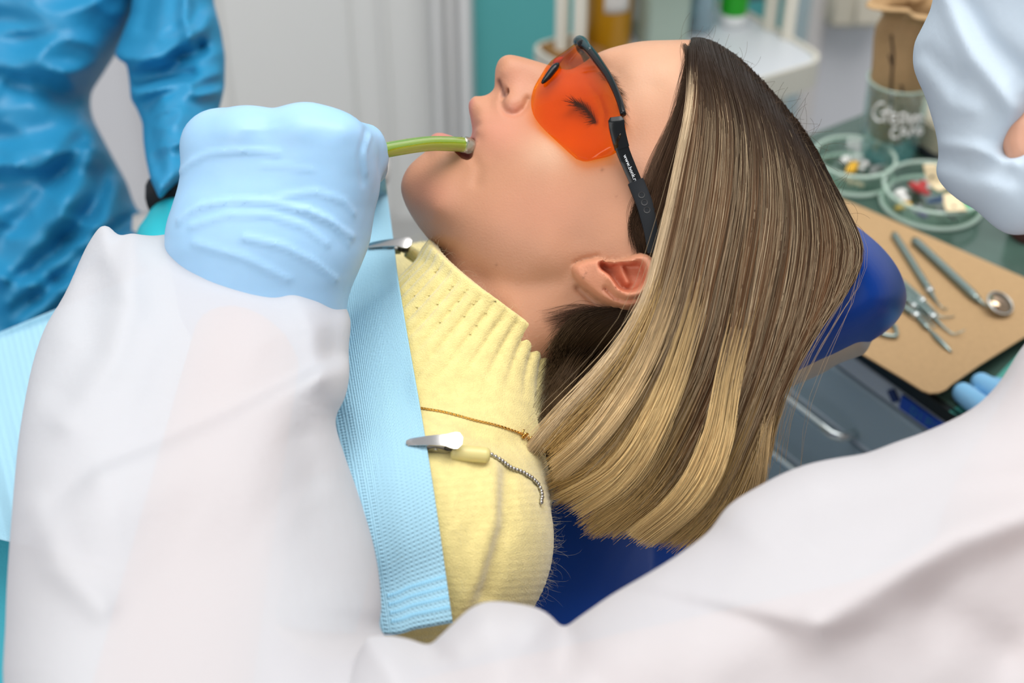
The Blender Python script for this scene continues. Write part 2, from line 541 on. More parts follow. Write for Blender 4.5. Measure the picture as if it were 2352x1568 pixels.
_A = np.zeros((_n + 3, _n + 3)); _A[:_n, :_n] = _phi(_d2) + 2e-4 * np.eye(_n)
_A[:_n, _n] = 1; _A[:_n, _n + 1:] = X_; _A[_n, :_n] = 1; _A[_n + 1:, :_n] = X_.T
_c = np.linalg.solve(_A, np.concatenate([G_, np.zeros(3)]))
def g_eval(u, v):
    q = np.stack([u.ravel(), v.ravel()], 1) * 10
    out = np.empty(len(q))
    for s in range(0, len(q), 8000):
        z = q[s:s + 8000]
        out[s:s + 8000] = _phi(((z[:, None] - X_[None]) ** 2).sum(2)) @ _c[:_n] + _c[_n] + z @ _c[_n + 1:]
    return out.reshape(u.shape) * 1e-3
HH = 0.00115
_us = np.arange(-0.09, 0.205, HH); _vs = np.arange(-0.085, 0.195, HH)
_U, _V = np.meshgrid(_us, _vs, indexing='ij')
_g = g_eval(_U, _V)
_sd = poly_sd(_U, _V, HEADPOLY)
_g = np.where(_sd < -0.003, np.minimum(_g, -2 * 0.01 * 0.003), _g)
_g = np.where(_sd > 0.003, np.maximum(_g, 0.00002), _g)
_h = np.sqrt(np.maximum(_g, 0))
_PX = CX + _U / (D0 - _h) * FPX; _PY = CY - _V / (D0 - _h) * FPX       # pixel of the near surface
def gauss(pl, sig): return np.exp(-(line_d(_PX, _PY, pl) / sig) ** 2)
# nostril wing, creases, lids, lips, ear: relief on the side of the head (metres)
_D = np.zeros_like(_U)
_D += 0.0024 * np.exp(-(((_PX - 1180) / 30) ** 2 + ((_PY - 234) / 24) ** 2))
_D -= 0.0026 * gauss([(1151,232),(1154,246),(1163,257),(1178,263),(1194,258),(1206,246),(1213,228)], 7)
_D -= 0.0012 * gauss([(1085,360),(1100,385),(1095,420)], 14)
_D += 0.0012 * gauss([(1080,250),(1086,290),(1090,330)], 9)
_D += 0.0045 * np.exp(-(((_PX - 1350) / 36) ** 2 + ((_PY - 236) / 36) ** 2))         # eyeball under the lids
_D -= 0.0016 * gauss([(1352,196),(1374,224),(1388,262),(1386,290)], 6)                # upper lid fold
_D -= 0.0022 * gauss([(1326,238),(1346,250),(1368,282)], 5)                            # closed lids
_D += 0.0014 * gauss([(1395,180),(1425,230),(1432,270)], 22)
_D -= 0.0016 * gauss([(1040,585),(1110,640),(1200,660),(1290,640),(1330,610)], 26)    # under the jaw
# ear
EAR = smooth_poly([(1312,617),(1316,632),(1330,652),(1352,672),(1382,694),(1416,706),(1446,709),(1475,698),(1500,670),(1508,630),(1500,592),(1470,580),(1440,592),(1414,601),(1392,598),(1372,592),(1346,596),(1322,604)], 5)
_es = blur2(poly_sd(_PX, _PY, EAR), 2)
_E = 0.0105 + 0.0075 * sstep((_PX - 1330) / 130) * sstep((_PY - 590) / 70)
_E *= 0.55 + 0.45 * sstep((_PX - 1300 + 1.4 * (_PY - 600)) / 90)
_rel = _E * np.sqrt(np.clip(_es / 12, 0, 1))
CON = smooth_poly([(1371,602),(1388,600),(1404,606),(1424,600),(1444,603),(1468,600),(1480,612),(1484,640),(1470,662),(1446,673),(1420,668),(1404,648),(1392,632),(1376,620)], 5)
_cs = blur2(poly_sd(_PX, _PY, CON), 3)
_rel -= 0.0145 * sstep((_cs + 3) / 13)
_rel += 0.0050 * gauss([(1424,606),(1430,630),(1438,650)], 9)                          # crus
_rel += 0.0030 * gauss([(1396,642),(1412,668),(1436,680),(1462,676)], 8)               # antihelix
_rel -= 0.0042 * gauss([(1388,664),(1408,686),(1432,694),(1462,690),(1480,672)], 5)    # scapha
_rel += 0.0018 * gauss([(1352,676),(1385,697),(1420,708),(1450,709),(1490,690)], 9)    # helix rim
_rel += 0.0035 * np.exp(-(((_PX - 1398) / 14) ** 2 + ((_PY - 597) / 9) ** 2))          # tragus
_rel = np.where(_es > 0, _rel, 0)
_D += _rel
_D -= 0.0014 * gauss([(1322,603),(1345,593),(1372,588)], 5)
_D -= 0.003 * gauss([(1330,662),(1372,700),(1430,722)], 9) * (_es <= 0)
_ws = np.arange(-0.098, 0.104, HH)
_aw = np.abs(_ws)[None, None, :]
_F = (_g[..., None] - np.maximum(_aw - _D[..., None], -0.5) * np.abs(_aw - _D[..., None])).astype(np.float32)
# open mouth and nostrils
G3 = (_us[:, None, None], _vs[None, :, None], _ws[None, None, :])
def cut(F, S): return np.minimum(F, -S * 0.04)
for sg in (1, -1):
    a = uvw(1144, 182, 0.0095); b = uvw(1157, 215, 0.0120)
    a[2] *= sg; b[2] *= sg
    _F = cut(_F, cap(G3, a, b, 0.0022, 0.0036))
    b2 = uvw(1182, 206, 0.008); b2[2] *= sg
    _F = cut(_F, cap(G3, b, b2, 0.0020))
MOUTH = [(1042,342),(1060,328),(1079,318),(1090,322),(1087,345),(1085,362),(1078,370),(1066,368),(1054,358)]
_ms = poly_sd(_PX * 0 + CX + _U / (D0 - 0.012) * FPX, CY - _V / (D0 - 0.012) * FPX, smooth_poly(MOUTH, 4)) * S0
_F = np.minimum(_F, (-(np.minimum(_ms[..., None] + 0.0003, np.minimum(0.027 - _ws, _ws + 0.010)[None, None, :])) * 0.05).astype(np.float32))
HV, HF = snets(_F, (_us[0], _vs[0], _ws[0]), (HH, HH, HH))
del _F
_hpx = CX + HV[:, 0] / (D0 - HV[:, 2]) * FPX; _hpy = CY - HV[:, 1] / (D0 - HV[:, 2]) * FPX
def bil(A, u, v):
    x = np.clip((u - _us[0]) / HH, 0, len(_us) - 1.001); y = np.clip((v - _vs[0]) / HH, 0, len(_vs) - 1.001)
    i = x.astype(int); j = y.astype(int); fx = x - i; fy = y - j
    return A[i, j] * (1 - fx) * (1 - fy) + A[i + 1, j] * fx * (1 - fy) + A[i, j + 1] * (1 - fx) * fy + A[i + 1, j + 1] * fx * fy
_hs = blur2(_h, 2)
def head_w(px, py, w=0.04, relief=False):
    """depth of the near side of the head at a pixel (0 outside)"""
    px = np.asarray(px, float); py = np.asarray(py, float); w = np.broadcast_to(np.asarray(w, float), px.shape)
    for _ in range(10):
        u = (px - CX) / FPX * (D0 - w); v = (CY - py) / FPX * (D0 - w)
        w = bil(_hs, u, v) + (bil(_D, u, v) if relief else 0)
    return w
# skin tones: lips, flush, lids; shade is painted into mouth and nostrils
def blob(cx, cy, sx, sy): return np.exp(-(((_hpx - cx) / sx) ** 2 + ((_hpy - cy) / sy) ** 2))
skin = np.array([0.485, 0.238, 0.138])
red = np.array([0.58, 0.235, 0.160]); lip = np.array([0.52, 0.20, 0.165]); dark = np.array([0.10, 0.03, 0.025]); pale = np.array([0.66, 0.41, 0.275])
def lay(c, m, k): return c * (1 - m[:, None]) + k * m[:, None]
hc = np.tile(skin, (len(HV), 1))
m = 0.55 * blob(1150, 300, 90, 60) + 0.5 * blob(1180, 250, 22, 16) + 0.5 * blob(980, 440, 60, 50) + 0.35 * blob(1180, 180, 60, 40) + 0.25 * blob(1250, 480, 140, 80)
hc = lay(hc, np.clip(m, 0, 0.8), red)
hc = lay(hc, 0.6 * np.clip(blob(1500, 170, 120, 90) + blob(1260, 350, 60, 40), 0, 1), pale)
es = poly_sd(_hpx, _hpy, EAR)
hc = lay(hc, 0.62 * sstep((es + 6) / 20) * (HV[:, 2] > 0.05), np.array([0.70, 0.29, 0.175]))
hc = lay(hc, 0.75 * sstep((poly_sd(_hpx, _hpy, CON) + 2) / 8) * (HV[:, 2] > 0.05), np.array([0.55, 0.16, 0.085]))
ml = np.exp(-(line_d(_hpx, _hpy, [(1079,232),(1076,250),(1080,275),(1082,300),(1083,330)]) / 9) ** 2)
hc = lay(hc, np.clip(0.85 * ml, 0, 0.8), lip)
ml = np.exp(-(line_d(_hpx, _hpy, [(988,324),(1000,313),(1020,312),(1045,322),(1062,326)]) / 15) ** 2)
hc = lay(hc, np.clip(0.95 * ml, 0, 0.85), lip)
mm = sstep((poly_sd(_hpx, _hpy, [(1046,343),(1062,328),(1078,320),(1088,322),(1084,362),(1077,367),(1066,365),(1056,356)]) + 0) / 6) * (HV[:, 2] < 0.0275) * (HV[:, 2] > -0.0115)
hc = lay(hc, mm, np.array([0.16, 0.035, 0.03]))  # dark red lining, with the open mouth's shade in the colour
ml = np.exp(-(line_d(_hpx, _hpy, [(1146,184),(1154,203),(1159,219)]) / 5.5) ** 2)
hc = lay(hc, 0.9 * ml, np.array([0.10, 0.03, 0.02]))  # nostril shade painted into the skin colour
ml = np.exp(-(line_d(_hpx, _hpy, [(1326,238),(1346,250),(1368,282)]) / 5) ** 2)
hc = lay(hc, np.clip(0.9 * ml, 0, 1) * (HV[:, 2] > 0), dark)
ml = np.exp(-(line_d(_hpx, _hpy, [(1336,205),(1362,222),(1384,272)]) / 16) ** 2)
hc = lay(hc, 0.35 * ml, np.array([0.42, 0.18, 0.12]))
for q in ((1383, 390, 4), (1140, 608, 2.6), (1346, 627, 2.6), (1340, 638, 3), (1095, 326, 1.6), (1240, 500, 1.6), (1415, 450, 2)):
    hc = lay(hc, 0.6 * blob(q[0], q[1], q[2], q[2]) * (HV[:, 2] > 0), np.array([0.22, 0.09, 0.05]))
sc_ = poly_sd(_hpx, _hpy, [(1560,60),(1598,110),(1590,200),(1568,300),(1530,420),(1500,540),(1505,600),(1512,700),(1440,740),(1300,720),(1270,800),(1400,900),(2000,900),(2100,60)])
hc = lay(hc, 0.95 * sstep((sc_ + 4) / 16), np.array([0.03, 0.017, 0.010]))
M_SKIN = mat('patient_skin', tuple(skin), rough=0.46, sss=0.12, attr=True, bump=(750, 0.22, 0.0008), spec=0.35, vary=(40, 0.04))
PB = W(HV[:, 0], HV[:, 1], HV[:, 2])
HEADBVH = bvh_of(PB, HF)
ROOT_P = thing('person', (0.05, 0.62, 0.88), 'woman lying back in the blue chair in a yellow turtleneck with long brown blond hair', 'person')
mk('body', PB, HF, M_SKIN, ROOT_P, cols=hc)

# ------------------------------------------------------------------ hair (strands as fine mesh tubes)
def strands(name, paths, r, cols, m, parent):
    """paths (N,K,3) world points; r (K,) radii; cols (N,K,3)"""
    N, K, _ = paths.shape
    t = np.gradient(paths, axis=1); t /= np.linalg.norm(t, axis=2)[..., None] + 1e-12
    a = np.cross(t, FV); a /= np.linalg.norm(a, axis=2)[..., None] + 1e-12
    b = np.cross(t, a)
    v = np.empty((N, K, 3, 3), np.float32)
    r = np.asarray(r)
    r = r.reshape(1, K, 1) if r.ndim == 1 else r[..., None]
    for k in range(3):
        w = 2 * math.pi * k / 3 + 0.5
        v[:, :, k] = paths + r * (math.cos(w) * a + math.sin(w) * b)
    base = (np.arange(N)[:, None] * K + np.arange(K - 1)[None]).ravel() * 3
    f = np.concatenate([np.stack([base + k, base + (k + 1) % 3, base + 3 + (k + 1) % 3, base + 3 + k], 1) for k in range(3)])
    c = np.repeat(cols[:, :, None, :], 3, 2).reshape(-1, 3)
    return mk(name, v.reshape(-1, 3), f, m, parent, cols=c)
GU = [
 [(1590,112),(1584,235),(1556,380),(1520,540),(1478,690),(1400,815),(1300,925),(1226,1014)],
 [(1594,92),(1602,250),(1580,410),(1548,570),(1500,735),(1425,885),(1340,990),(1268,1058)],
 [(1604,86),(1640,255),(1628,425),(1596,595),(1556,760),(1480,930),(1385,1068),(1282,1128)],
 [(1640,98),(1688,275),(1688,445),(1658,620),(1618,800),(1545,975),(1455,1115),(1345,1200)],
 [(1690,130),(1742,315),(1748,480),(1722,650),(1685,830),(1615,1000),(1545,1125),(1440,1215)],
 [(1742,180),(1795,355),(1812,515),(1788,680),(1740,860),(1680,1020),(1605,1160),(1478,1262)],
 [(1796,240),(1855,410),(1876,555),(1850,715),(1790,880),(1735,1020),(1680,1145),(1600,1245)],
 [(1842,298),(1905,455),(1942,572),(1912,690),(1842,800),(1776,925),(1742,1040),(1722,1165)],
 [(1872,350),(1940,480),(1976,570),(1954,648),(1876,756),(1806,876),(1764,1000),(1742,1140)]]
GW = [[.035,.062,.078,.090,.098,.092,.078,.068],
      [.012,.062,.080,.092,.098,.092,.078,.062],
      [.002,.058,.084,.094,.098,.092,.076,.058],
      [-.004,.058,.086,.096,.098,.092,.074,.054],
      [-.006,.054,.086,.096,.098,.090,.074,.052],
      [-.008,.046,.080,.094,.096,.088,.074,.054],
      [-.008,.038,.068,.088,.092,.086,.074,.058],
      [-.008,.025,.050,.074,.086,.084,.072,.060],
      [-.008,.014,.034,.058,.078,.080,.072,.060]]
GUA = np.array(GU, float); GWA = np.array(GW, float)
KH = 30
TT = np.linspace(0, 1, KH) ** 1.55                                # finer steps near the roots
_gs = np.stack([np.column_stack([np.interp(TT, np.linspace(0, 1, 300), c) for c in spline(np.column_stack([GUA[i], GWA[i]]), 300).T]) for i in range(9)])
def hair_path(q):
    """q (N,) in 0..1 -> (N,KH,3) px,py,w by cubic interpolation between the guides"""
    x = np.clip(q, 0, 1) * 8; i = np.minimum(x.astype(int), 7); f = (x - i)[:, None, None]
    g = lambda k: _gs[np.clip(k, 0, 8)]
    a, b, c, d = g(i - 1), g(i), g(i + 1), g(i + 2)
    return 0.5 * (2 * b + (c - a) * f + (2 * a - 5 * b + 4 * c - d) * f ** 2 + (3 * b - a - 3 * c + d) * f ** 3)
def settle(p, lift):
    """keep the hair above the scalp"""
    hw = head_w(p[..., 0], p[..., 1], p[..., 2])
    w = np.maximum(p[..., 2], np.where(hw > 0.002, hw + 0.004, 0)) + lift
    for _ in range(4):
        z = w.copy(); z[:, 1:-1] = 0.25 * w[:, :-2] + 0.5 * w[:, 1:-1] + 0.25 * w[:, 2:]; w = np.maximum(z, np.where(hw > 0.002, hw + 0.0025, -1) + 0 * lift)
    p[..., 2] = w
    return p
ROOTC = np.array([0.024, 0.013, 0.007]); MIDC = np.array([0.112, 0.052, 0.022]); TIPC = np.array([0.95, 0.65, 0.27]); BLND = np.array([0.68, 0.52, 0.33])
QN = np.random.default_rng(3).uniform(0, 1, 400)
def qn(q, k):
    x = q * k; i = np.floor(x).astype(int); f = sstep(x - i)
    return QN[i % 400] * (1 - f) + QN[(i + 1) % 400] * f
def hair_cols(q, n, rr):
    """the dye itself: dark roots, brown lengths, blond ends, pale front lock and highlights"""
    t = TT[None, :, None]
    hi = np.where(rr.random(n) < 0.15, rr.uniform(0.4, 1.0, n), rr.uniform(0, 0.16, n))[:, None, None]
    hi = hi * (0.25 + 1.5 * qn(q, 70) ** 1.5)[:, None, None]
    cl = (0.30 + 1.15 * qn(q + 0.3, 110))[:, None, None]
    lock = 0.6 * qn(q, 30) + 0.4 * qn(q, 75)
    lock2 = (np.clip(1 - np.abs(q - 0.135) / 0.02, 0, 1) + np.clip(1 - np.abs(q - 0.52) / 0.02, 0, 1) * .6)[:, None, None]
    tipw = sstep((t - (0.42 + 0.34 * lock[:, None, None] + 0.10 * q[:, None, None])) / 0.30)
    c = ROOTC + (MIDC * cl * (0.55 + 0.8 * rr.random(n)[:, None, None]) - ROOTC) * sstep((t - 0.04) / (0.16 + 0.22 * np.clip(q * 3, 0, 1)[:, None, None]))
    c = c + (BLND * 0.8 - c) * hi * sstep((t - 0.06) / 0.18)
    c = c + (TIPC * (0.55 + 0.5 * rr.random(n)[:, None, None]) - c) * tipw * 0.92
    front = np.clip((0.045 - q) / 0.045, 0, 1) ** 0.6
    c = c + (BLND * (0.9 + 0.25 * rr.random(n)[:, None, None]) - c) * (front[:, None, None] * 0.95) * sstep((t - 0.05) / 0.12)
    c = c + (BLND - c) * lock2 * 0.5 * sstep((t - 0.3) / 0.3)
    return c
M_HAIR = mat('dyed_hair', (0.2, 0.12, 0.07), rough=0.45, attr=True, spec=0.16)
# under-sheet: the body of the hair
qq = np.linspace(0.10, 1, 150)
pp = settle(hair_path(qq), np.full((150, 1), 0.001))
pp[..., 2] -= 0.003 + 0.006 * TT[None] ** 3
kk = 25
rr = np.random.default_rng(8)
cc = hair_cols(qq, 150, rr) * 0.20  # dye scaled down: shade beneath the strands is put into the colour
v, f = sheet(P(pp[:, 2:kk, 0], pp[:, 2:kk, 1], pp[:, 2:kk, 2])[::-1], 0.003)
c2 = np.vstack([cc[::-1, 2:kk].reshape(-1, 3)] * 2)
HAIR = mk('hair', v, f, M_HAIR, ROOT_P, cols=c2)
def main_strands(n, seed, qlo, qhi, lift, jit, tipj, lenj):
    rr = np.random.default_rng(seed)
    q = rr.uniform(qlo, qhi, n)
    nc = 90
    cen = (np.floor(q * nc) + 0.5 + 0.35 * np.sin(np.floor(q * nc) * 12.9)) / nc
    pull = 0.75 * rr.random(n) * rr.random(n)
    T = TT[None]
    qe = q[:, None] + (cen - q)[:, None] * pull[:, None] * sstep((T - 0.25) / 0.6) * 1.0
    cb = (np.floor(q * 17) + 0.5 + 0.3 * np.sin(np.floor(q * 17) * 5.3)) / 17
    qe = qe + (cb - q)[:, None] * (0.95 * rr.random(n) ** 0.6)[:, None] * sstep((T - 0.60) / 0.4)
    qe = qe + rr.normal(0, jit, (n, 1)) * T ** 1.5 + rr.normal(0, 0.012, (n, 1)) * np.sin(T * 5 + rr.uniform(0, 6, (n, 1))) * T
    p = np.empty((n, KH, 3))
    for s in range(KH):                                  # each sample at its own q
        p[:, s] = hair_path(np.clip(qe[:, s], 0, 1))[:, s]
    L = 1 - np.abs(rr.normal(0, lenj, n)) - 0.07 * qn(q + 0.11, 34) - 0.15 * qn(q + 0.4, 11)      # uneven ends
    thin = (q > 0.035) & (q < 0.115) & (rr.random(n) < 0.6)
    L[thin] *= rr.uniform(0.6, 0.8, thin.sum())
    ext = np.clip(L + 0.09, 0.5, 1.12)
    tt = (TT[None] * ext[:, None]) ** (1 / 1.55) * (KH - 1)
    i = np.minimum(tt.astype(int), KH - 2); fr = (tt - i)[..., None]
    p = p[np.arange(n)[:, None], i] * (1 - fr) + p[np.arange(n)[:, None], i + 1] * fr
    p[..., 0] += rr.normal(0, 3, (n, 1)) + rr.normal(0, tipj, (n, 1)) * T ** 3
    p[..., 1] += rr.normal(0, 3, (n, 1)) * (T > 0.1) + rr.normal(0, tipj * 0.5, (n, 1)) * T ** 3
    lf = rr.uniform(0, 1, (n, 1)) * lift
    return q, settle(p, lf), rr
for seed, n, rad in ((21, 6500, 0.00019), (22, 3200, 0.00014)):
    q, p, rr = main_strands(n, seed, 0.0, 1.0, 0.010, 0.012, 9, 0.035)
    strands('hair_strands', P(p[..., 0], p[..., 1], p[..., 2]), rad * (1 - 0.55 * TT ** 3), hair_cols(q, n, rr), M_HAIR, HAIR)['kind'] = 'stuff'
q, p, rr = main_strands(700, 23, 0.0, 0.045, 0.006, 0.006, 3, 0.03)
p[..., 2] += 0.004
strands('front_lock', P(p[..., 0], p[..., 1], p[..., 2]), 0.0002 * (1 - 0.5 * TT ** 3), hair_cols(q * 0.3, 700, rr), M_HAIR, HAIR)['kind'] = 'stuff'
def group(name, guides, n, seed, col, rad, lift, spread, colv=0.5, K=14, tip=None, toskin=True):
    rr = np.random.default_rng(seed)
    g = np.stack([spline(np.array(q, float), K) for q in guides])
    x = rr.uniform(0, len(g) - 1, n); i = np.minimum(x.astype(int), len(g) - 2); fr = (x - i)[:, None, None]
    p = g[i] * (1 - fr) + g[i + 1] * fr
    t = np.linspace(0, 1, K)
    p[..., :2] += rr.normal(0, spread, (n, 1, 2)) * (0.3 + 0.7 * t[None, :, None])
    p[..., :2] += rr.normal(0, spread * 0.5, (n, 1, 2)) * np.sin(t * 4)[None, :, None]
    if toskin:
        hw = head_w(p[..., 0], p[..., 1], 0.06 + 0 * p[..., 0])
        p[..., 2] = np.maximum(p[..., 2], np.where(hw > 0.002, hw, -1) + 0.0004 + lift * rr.uniform(0, 1, (n, 1)) * np.sin(np.clip(t, 0.08, 1) * 1.6)[None])
    c = np.array(col)[None, None] * (1 - colv * rr.random((n, 1, 1)))
    c = np.repeat(c, K, 1)
    if tip is not None: c = c + (np.array(tip) - c) * (t[None, :, None] ** 1.5) * 0.8
    return strands(name, P(p[..., 0], p[..., 1], p[..., 2]), rad * (1 - 0.7 * t ** 2), c, M_HAIR, HAIR)
BR = (0.055, 0.028, 0.014)
# dark hair swept back over the temple, under the pale front lock
group('temple_hair', [[(1588,150,0),(1572,250,0),(1530,370,0),(1500,480,0),(1490,570,0)], [(1590,180,0),(1560,300,0),(1520,410,0),(1492,500,0),(1484,560,0)], [(1585,260,0),(1560,370,0),(1530,450,0),(1510,520,0),(1500,590,0)], [(1590,300,0),(1575,400,0),(1552,480,0),(1530,560,0),(1510,620,0)]], 2200, 31, BR, 0.00016, 0.006, 7)['kind'] = 'stuff'
group('temple_wisp', [[(1568,215,0),(1530,320,0),(1495,400,0),(1478,470,0)], [(1556,270,0),(1516,350,0),(1485,430,0),(1480,500,0)]], 170, 32, (0.13, 0.075, 0.045), 0.00008, 0.002, 9)['kind'] = 'stuff'
group('sideburn', [[(1500,400,0),(1470,450,0),(1452,500,0),(1458,560,0)], [(1510,470,0),(1485,500,0),(1472,540,0),(1490,590,0)], [(1505,520,0),(1490,545,0),(1488,575,0),(1500,610,0)]], 700, 33, BR, 0.00011, 0.003, 9)['kind'] = 'stuff'
group('nape_hair', [[(1420,712,0),(1340,730,0),(1300,762,0),(1275,800,.05)], [(1450,725,0),(1380,770,0),(1310,850,.052),(1258,950,.058)], [(1500,740,0),(1440,820,.05),(1345,930,.055),(1250,1040,.06)], [(1560,740,0),(1500,860,.05),(1400,980,.05),(1280,1090,.055)]], 3200, 34, (0.035, 0.018, 0.009), 0.00018, 0.006, 13, tip=(0.10, 0.06, 0.028))['kind'] = 'stuff'  # dark brown hair with the nape's shadow put into its colour
group('nape_down', [[(1400,715,0),(1330,705,0),(1255,720,0)], [(1420,725,0),(1350,745,0),(1280,770,0)]], 220, 35, (0.10, 0.05, 0.03), 0.00007, 0.0015, 10)['kind'] = 'stuff'
def lock(guides, n, seed, c0, c1, rad, spread):
    """a lock of one dye tone: strands surface at staggered heights out of the brown lengths"""
    rr = np.random.default_rng(seed); K = 20
    g = np.stack([spline(np.array(q, float), 120) for q in guides])
    x = rr.uniform(0, len(g) - 1, n); i = np.minimum(x.astype(int), len(g) - 2); fr = (x - i)[:, None, None]
    st = rr.uniform(0, 0.62, n) ** 0.8; en = 1 - np.abs(rr.normal(0, 0.04, n))
    t = np.linspace(0, 1, K)
    ix = (st[:, None] + (en - st)[:, None] * t[None]) * 119
    j = np.minimum(ix.astype(int), 118); f2 = (ix - j)[..., None]
    G = g[i] * (1 - fr) + g[i + 1] * fr
    rw = np.arange(n)[:, None]
    p = G[rw, j] * (1 - f2) + G[rw, j + 1] * f2
    al = ix / 119
    p[..., 0] += rr.normal(0, spread, (n, 1)) * (0.4 + 0.6 * al) + rr.normal(0, spread * 0.4, (n, 1)) * np.sin(al * 5)
    hw = head_w(p[..., 0], p[..., 1], p[..., 2])
    p[..., 2] = np.maximum(p[..., 2], hw + 0.006) + 0.006 * rr.random((n, 1)) - 0.010 * (1 - sstep(t * 3))[None]
    m = sstep((al - 0.10) / 0.55)[..., None]
    c = np.array(c0) * (1 - m) + np.array(c1) * m
    c = c * (0.6 + 0.6 * rr.random((n, 1, 1)))
    o = strands('blond_lock', P(p[..., 0], p[..., 1], p[..., 2]), rad * (1 - 0.6 * t ** 3), c, M_HAIR, HAIR)
    o['kind'] = 'stuff'
BR1, BL1 = (0.20, 0.115, 0.06), (0.92, 0.66, 0.31)
lock([[(1722,380,.09),(1712,600,.10),(1660,840,.105),(1622,1000,.104),(1556,1130,.092),(1446,1228,.066)], [(1770,400,.088),(1758,620,.10),(1700,860,.105),(1668,1040,.104),(1606,1160,.092),(1484,1262,.064)]], 620, 36, BR1, BL1, 0.00017, 9)
lock([[(1640,330,.09),(1610,560,.10),(1560,760,.106),(1496,930,.104),(1416,1060,.090),(1286,1140,.062)], [(1668,360,.09),(1640,600,.10),(1590,800,.106),(1524,980,.104),(1444,1110,.088),(1330,1195,.060)]], 560, 37, BR1, BL1, 0.00017, 11)
lock([[(1600,300,.086),(1560,540,.10),(1500,740,.105),(1430,880,.100),(1340,1000,.09),(1262,1070,.07)], [(1618,300,.088),(1585,560,.10),(1530,760,.105),(1460,910,.102),(1370,1030,.09),(1280,1110,.068)]], 420, 44, BR1, (0.85, 0.62, 0.33), 0.00016, 9)
lock([[(1850,480,.07),(1830,660,.09),(1785,830,.094),(1750,960,.094),(1738,1060,.086),(1716,1170,.070)], [(1880,500,.06),(1850,680,.085),(1800,850,.092),(1768,980,.09),(1752,1080,.084),(1740,1160,.070)]], 300, 38, BR1, (0.70, 0.50, 0.25), 0.00016, 7)
group('tip_fan', [[(1640,1080,.082),(1580,1120,.075),(1520,1150,.066),(1470,1170,.056)], [(1700,1080,.08),(1660,1150,.072),(1640,1200,.064),(1625,1235,.056)], [(1560,1060,.08),(1600,1120,.072),(1640,1170,.064),(1680,1195,.056)]], 150, 40, (0.7, 0.52, 0.26), 0.00012, 0, 14, toskin=False)['kind'] = 'stuff'
group('hairline_wisp', [[(1568,100,0),(1582,125,0),(1590,160,0)], [(1580,110,0),(1578,170,0),(1568,240,0)], [(1576,170,0),(1560,230,0),(1538,310,0)], [(1572,240,0),(1548,310,0),(1516,380,0)]], 260, 45, (0.07, 0.04, 0.022), 0.00007, 0.0015, 7)['kind'] = 'stuff'
# loose hairs over the crown and the neck
rr = np.random.default_rng(41)
fl = []
for k in range(100):
    s = rr.random()
    x0 = 1560 + 400 * s; y0 = np.interp(x0, [1560, 1700, 1800, 1880, 1980], [88, 150, 250, 350, 560])
    L = rr.uniform(25, 95); a = rr.uniform(-2.6, 0.35) + 0.6 * s; cu = rr.normal(0, 0.7)
    t = np.linspace(0, 1, 14)
    an = a + cu * t * 1.6
    dx = np.cumsum(np.cos(an)) * L / 14; dy = np.cumsum(np.sin(an)) * L / 14
    fl.append(np.stack([x0 - 12 + dx, y0 + 12 + dy, 0.01 + 0.03 * s + 0 * t + 0.01 * np.sin(t * 3) * rr.normal()], 1))
fl = np.array(fl)
strands('loose_hair', P(fl[..., 0], fl[..., 1], fl[..., 2]), np.full(14, 0.00007), np.tile(np.array([0.10, 0.065, 0.04]), (len(fl), 14, 1)), M_HAIR, HAIR)['kind'] = 'stuff'
fl = []
for k in range(130):
    q = rr.uniform(0.0, 1.0, 1)
    p = hair_path(q)[0][1:29:2].copy()
    t = np.linspace(0, 1, 14)
    p[:, 0] += rr.normal(0, 28) * t + rr.normal(0, 22) * t ** 2 * 1.5; p[:, 1] += rr.normal(0, 12) * t; hw = head_w(p[:, 0], p[:, 1], p[:, 2]); p[:, 2] = np.maximum(p[:, 2], np.where(hw > 0.002, hw + 0.003, -1)) + (0.011 + 0.006 * rr.random()) * sstep(t * 2.2)
    fl.append(p)
fl = np.array(fl)
strands('stray_hair', P(fl[..., 0], fl[..., 1], fl[..., 2]), np.full(14, 0.00008), np.tile(np.array([0.34, 0.25, 0.15]), (len(fl), 14, 1)), M_HAIR, HAIR)['kind'] = 'stuff'
# brow and lashes
M_BROW = mat('brow_hair', (0.05, 0.03, 0.02), rough=0.6)
def fine(name, segs, rad, parent=ROOT_P):
    a = np.array(segs)
    return strands(name, P(a[..., 0], a[..., 1], a[..., 2]), rad * (1 - 0.7 * np.linspace(0, 1, a.shape[1]) ** 2), np.tile(np.array([0.05, 0.028, 0.018]), (a.shape[0], a.shape[1], 1)), M_HAIR, parent)
sg = []
for k in range(230):
    s = rr.random()
    c = spline([(1376,166),(1400,180),(1416,208),(1426,243),(1427,280)], 60)[int(s * 59)]
    c = c + rr.normal(0, 5.0 * (1 - 0.5 * s), 2)
    an = math.radians(15 + 62 * s + rr.normal(0, 12)); L = rr.uniform(14, 26)
    t = np.linspace(0, 1, 6)
    x = c[0] + math.cos(an) * L * t + 3 * t ** 2; y = c[1] + math.sin(an) * L * t
    sg.append(np.stack([x, y, head_w(x, y, 0.04, True) + 0.0003 + 0.001 * np.sin(t * 3)], 1))
fine('eyebrow', sg, 0.00007)['kind'] = 'stuff'
sg = []
